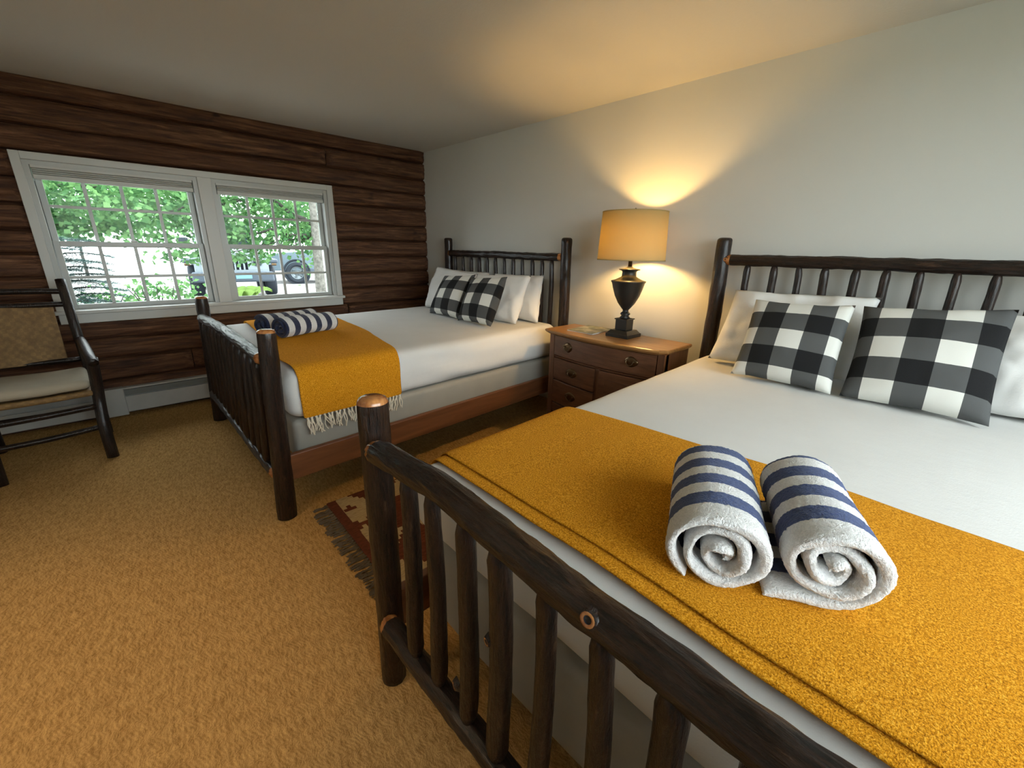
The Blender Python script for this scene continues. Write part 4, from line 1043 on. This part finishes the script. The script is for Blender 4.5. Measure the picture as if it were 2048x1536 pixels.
def branchy(name, p0, p1, r0, r1, parent, seed, wig=.15, n=10, m=M['twig']):
    rnd = random.Random(seed); a, b = Vector(p0), Vector(p1); L = (b-a).length
    pts = [a.lerp(b, i/n)+Vector((nz(i*.4, seed), nz(i*.4, seed+5), nz(i*.4, seed+9)))*wig*L*math.sin(math.pi*i/n)*.6 for i in range(n+1)]
    return sweep(name, pts, r0, m, parent, 8, Matrix(), r1)
# tree right of the window, trunk in view
t1 = empty('tree', (-4.0, .18, -.02), 'pale barked tree at the right of the window with branches reaching left', 'tree')
pole('trunk', (-4.0, .17, -.05), (-3.95, .27, 4.6), .115, .09, [M['trunk'], M['cut']], t1, 5, .03, 30, 18, .10, 0, 0)
lf = []
for k, (a, b, r) in enumerate((((-4.0, .20, 1.62), (-4.5, -.75, 2.25), .04), ((-4.0, .20, 1.50), (-4.6, -1.6, 1.45), .028), ((-4.0, .20, 1.45), (-4.4, -1.2, 1.15), .022), ((-4.0, .22, 2.2), (-4.3, -2.2, 2.6), .05), ((-4.0, .22, 2.6), (-5.5, -3.2, 2.9), .06), ((-3.95, .24, 2.9), (-4.6, 2.6, 3.6), .06), ((-4.3, -.8, 2.0), (-4.6, -2.4, 1.75), .022))):
    branchy('branch', a, b, r, r*.3, t1, k+3)
    rs = np.random.RandomState(k); n = 240
    t = rs.rand(n, 1)**.7; P = np.array(a)*(1-t)+np.array(b)*t+rs.normal(size=(n, 3))*np.array((.22, .22, .13))*(t+.15); lf.append(P)
lf.append(clumps(2600, 40, ((-5.2, -2.4, 1.62), (-4.2, .3, 2.3)), (.2, .2, .12), 3)); lf.append(clumps(1200, 40, ((-5.2, -2.4, 1.35), (-4.2, .3, 1.7)), (.16, .16, .07), 23)); lf.append(clumps(700, 10, ((-5, .2, 1.2), (-4.6, .8, 2.6)), (.2, .2, .2), 8))
lf.append(clumps(380, 9, ((-4.6, -1.9, 1.02), (-4.3, -.7, 1.25)), (.14, .2, .07), 13))
leaves('foliage', np.concatenate(lf), .085, M['leaf'], t1, 1)
# tree filling the left window
t2 = empty('tree', (-5.6, -5.2, -.02), 'leafy green tree filling the upper panes of the left window', 'tree')
pole('trunk', (-5.6, -5.2, -.05), (-5.6, -5.0, 4.5), .16, .10, [M['twig'], M['cut']], t2, 8, .04, 20, 14, .1)
lf = []
for k, (a, b, r) in enumerate((((-5.6, -5.1, 1.9), (-5.4, -2.4, 2.1), .05), ((-5.6, -5.1, 2.3), (-5.8, -2.6, 2.9), .05), ((-5.6, -5.1, 1.5), (-5.2, -3.0, 1.55), .03))):
    branchy('branch', a, b, r, r*.3, t2, k+40)
lf.append(clumps(5200, 60, ((-6.6, -4.2, 1.66), (-4.8, -2.0, 2.5)), (.24, .24, .12), 31)); lf.append(clumps(2000, 40, ((-6.2, -4.2, 1.36), (-5.0, -2.2, 1.7)), (.18, .2, .07), 32))
leaves('foliage', np.concatenate(lf), .095, M['leaf'], t2, 2)
# far trees beyond the drive
for k, (x, y, h, sp_, lab) in enumerate(((-19, -3.2, 5, 1.5, 'pale green tree far beyond the drive behind the left panes'), (-21, .8, 5.5, 1.6, 'pale green tree far beyond the drive above the off-road car'), (-20, 4.8, 5, 1.6, 'pale green tree far beyond the drive above the blue grey car'))):
    tt = empty('tree', (x, y, -.02), lab, 'tree', 'trees beyond the drive')
    pole('trunk', (x, y, -.05), (x, y, h*.6), .05, .04, [M['twig'], M['cut']], tt, k, .04, 8, 10, .1)
    leaves('foliage', clumps(2600, 40, ((x-1.2, y-1.7, 2.0), (x+1.2, y+1.7, h)), (.45, .45, .4), 60+k), .22, M['leaf_far'], tt, 60+k)
# spruce boughs at the lower left
t3 = empty('spruce', (-2.0, -3.22, -.02), 'blue green spruce with drooping needled boughs at the lower left panes', 'tree')
pole('trunk', (-2.0, -3.22, -.05), (-2.0, -3.22, 1.9), .06, .015, [M['twig'], M['cut']], t3, 4, .01, 12, 10, .08)
V = []; Fc = []; rs = random.Random(3)
for k in range(64):
    z = .25+1.0*k/64*1.05; a = k*2.4; L = .95*(1-z/2.4)*rs.uniform(.8, 1.1)
    p0 = Vector((-2.0, -3.22, z)); tip = p0+Vector((math.cos(a)*L, math.sin(a)*L, -.10*L+.08))
    sweep('bough', [p0.lerp(tip, i/5)+Vector((0, 0, .10*math.sin(math.pi*i/5)*L)) for i in range(6)], .009, M['twig'], t3, 5, Matrix(), .003)
    for i in range(14):
        t = .2+.8*i/13; c = p0.lerp(tip, t)+Vector((0, 0, .10*math.sin(math.pi*t)*L))
        for s in (-1, 1):
            q = Vector((math.cos(a+s*1.0), math.sin(a+s*1.0), -.15)); l2 = .20*(1.15-t)+.05
            for n_ in range(9):
                c2 = c+q*l2*n_/9
                for s2 in (-1, 1):
                    dd = Vector((math.cos(a+s*1.0+s2*.8), math.sin(a+s*1.0+s2*.8), rs.uniform(-.3, .5)))*.055
                    b = len(V); sd = Vector((-dd.y, dd.x, 0)).normalized()*.0042; V += [c2-sd, c2+sd, c2+dd]; Fc.append((b, b+1, b+2))
o = mesh('needles', V, Fc, M['needle'], t3, Matrix(), False); o['kind'] = 'stuff'
# shrubs under the window
for k, (x, y, z, n_, lab, mt, lsz) in enumerate(((-2.6, -2.95, .70, 700, 'green leafy shrub below the left window, next to the spruce', 'leaf', .06), (-2.7, -2.30, .78, 620, 'green leafy shrub below the middle of the windows', 'leaf', .06))):
    tt = empty('shrub', (x, y, -.02), lab, 'shrub')
    for q in range(7): branchy('stem', (x+.02*q-.06, y, -.03), (x+rs.uniform(-.3, .3), y+rs.uniform(-.3, .3), z), .01, .004, tt, 70+q+k*9, .2, 6)
    leaves('foliage', clumps(n_, 20, ((x-.3, y-.30, .2), (x+.3, y+.30, z)), (.09, .09, .06), 80+k), lsz, M[mt], tt, 80+k)
tt = empty('leafy_plant', (-1.5, -1.62, -.02), 'yellow green broad leaved plant just outside the right window sill', 'plant')
for k in range(9):
    a = k*2*math.pi/9+.3; L = .34+.06*math.sin(k*3)
    V = []; Fc = []
    for i in range(7):
        t = i/6; wd = .085*math.sin(math.pi*min(1, .12+t*.88))**.8*(1 if t < .98 else .05); zz = .60+.20*math.sin(t*2.0)-.02*t; r_ = .05+L*t*.8
        for s in (-1, 0, 1): V.append((-1.5+r_*math.cos(a)-s*wd*math.sin(a), -1.62+r_*math.sin(a)+s*wd*math.cos(a), zz+abs(s)*.03))
    for i in range(6):
        for s in range(2): Fc.append((i*3+s, i*3+s+1, (i+1)*3+s+1, (i+1)*3+s))
    mesh('leaf', V, Fc, M['leaf_y'], tt)
    sweep('stem', [(-1.5, -1.62, -.04), (-1.5+.02*math.cos(a), -1.62+.02*math.sin(a), .3), (-1.5+.06*math.cos(a), -1.62+.06*math.sin(a), .61)], .008, M['leaf_y'], tt, 6)
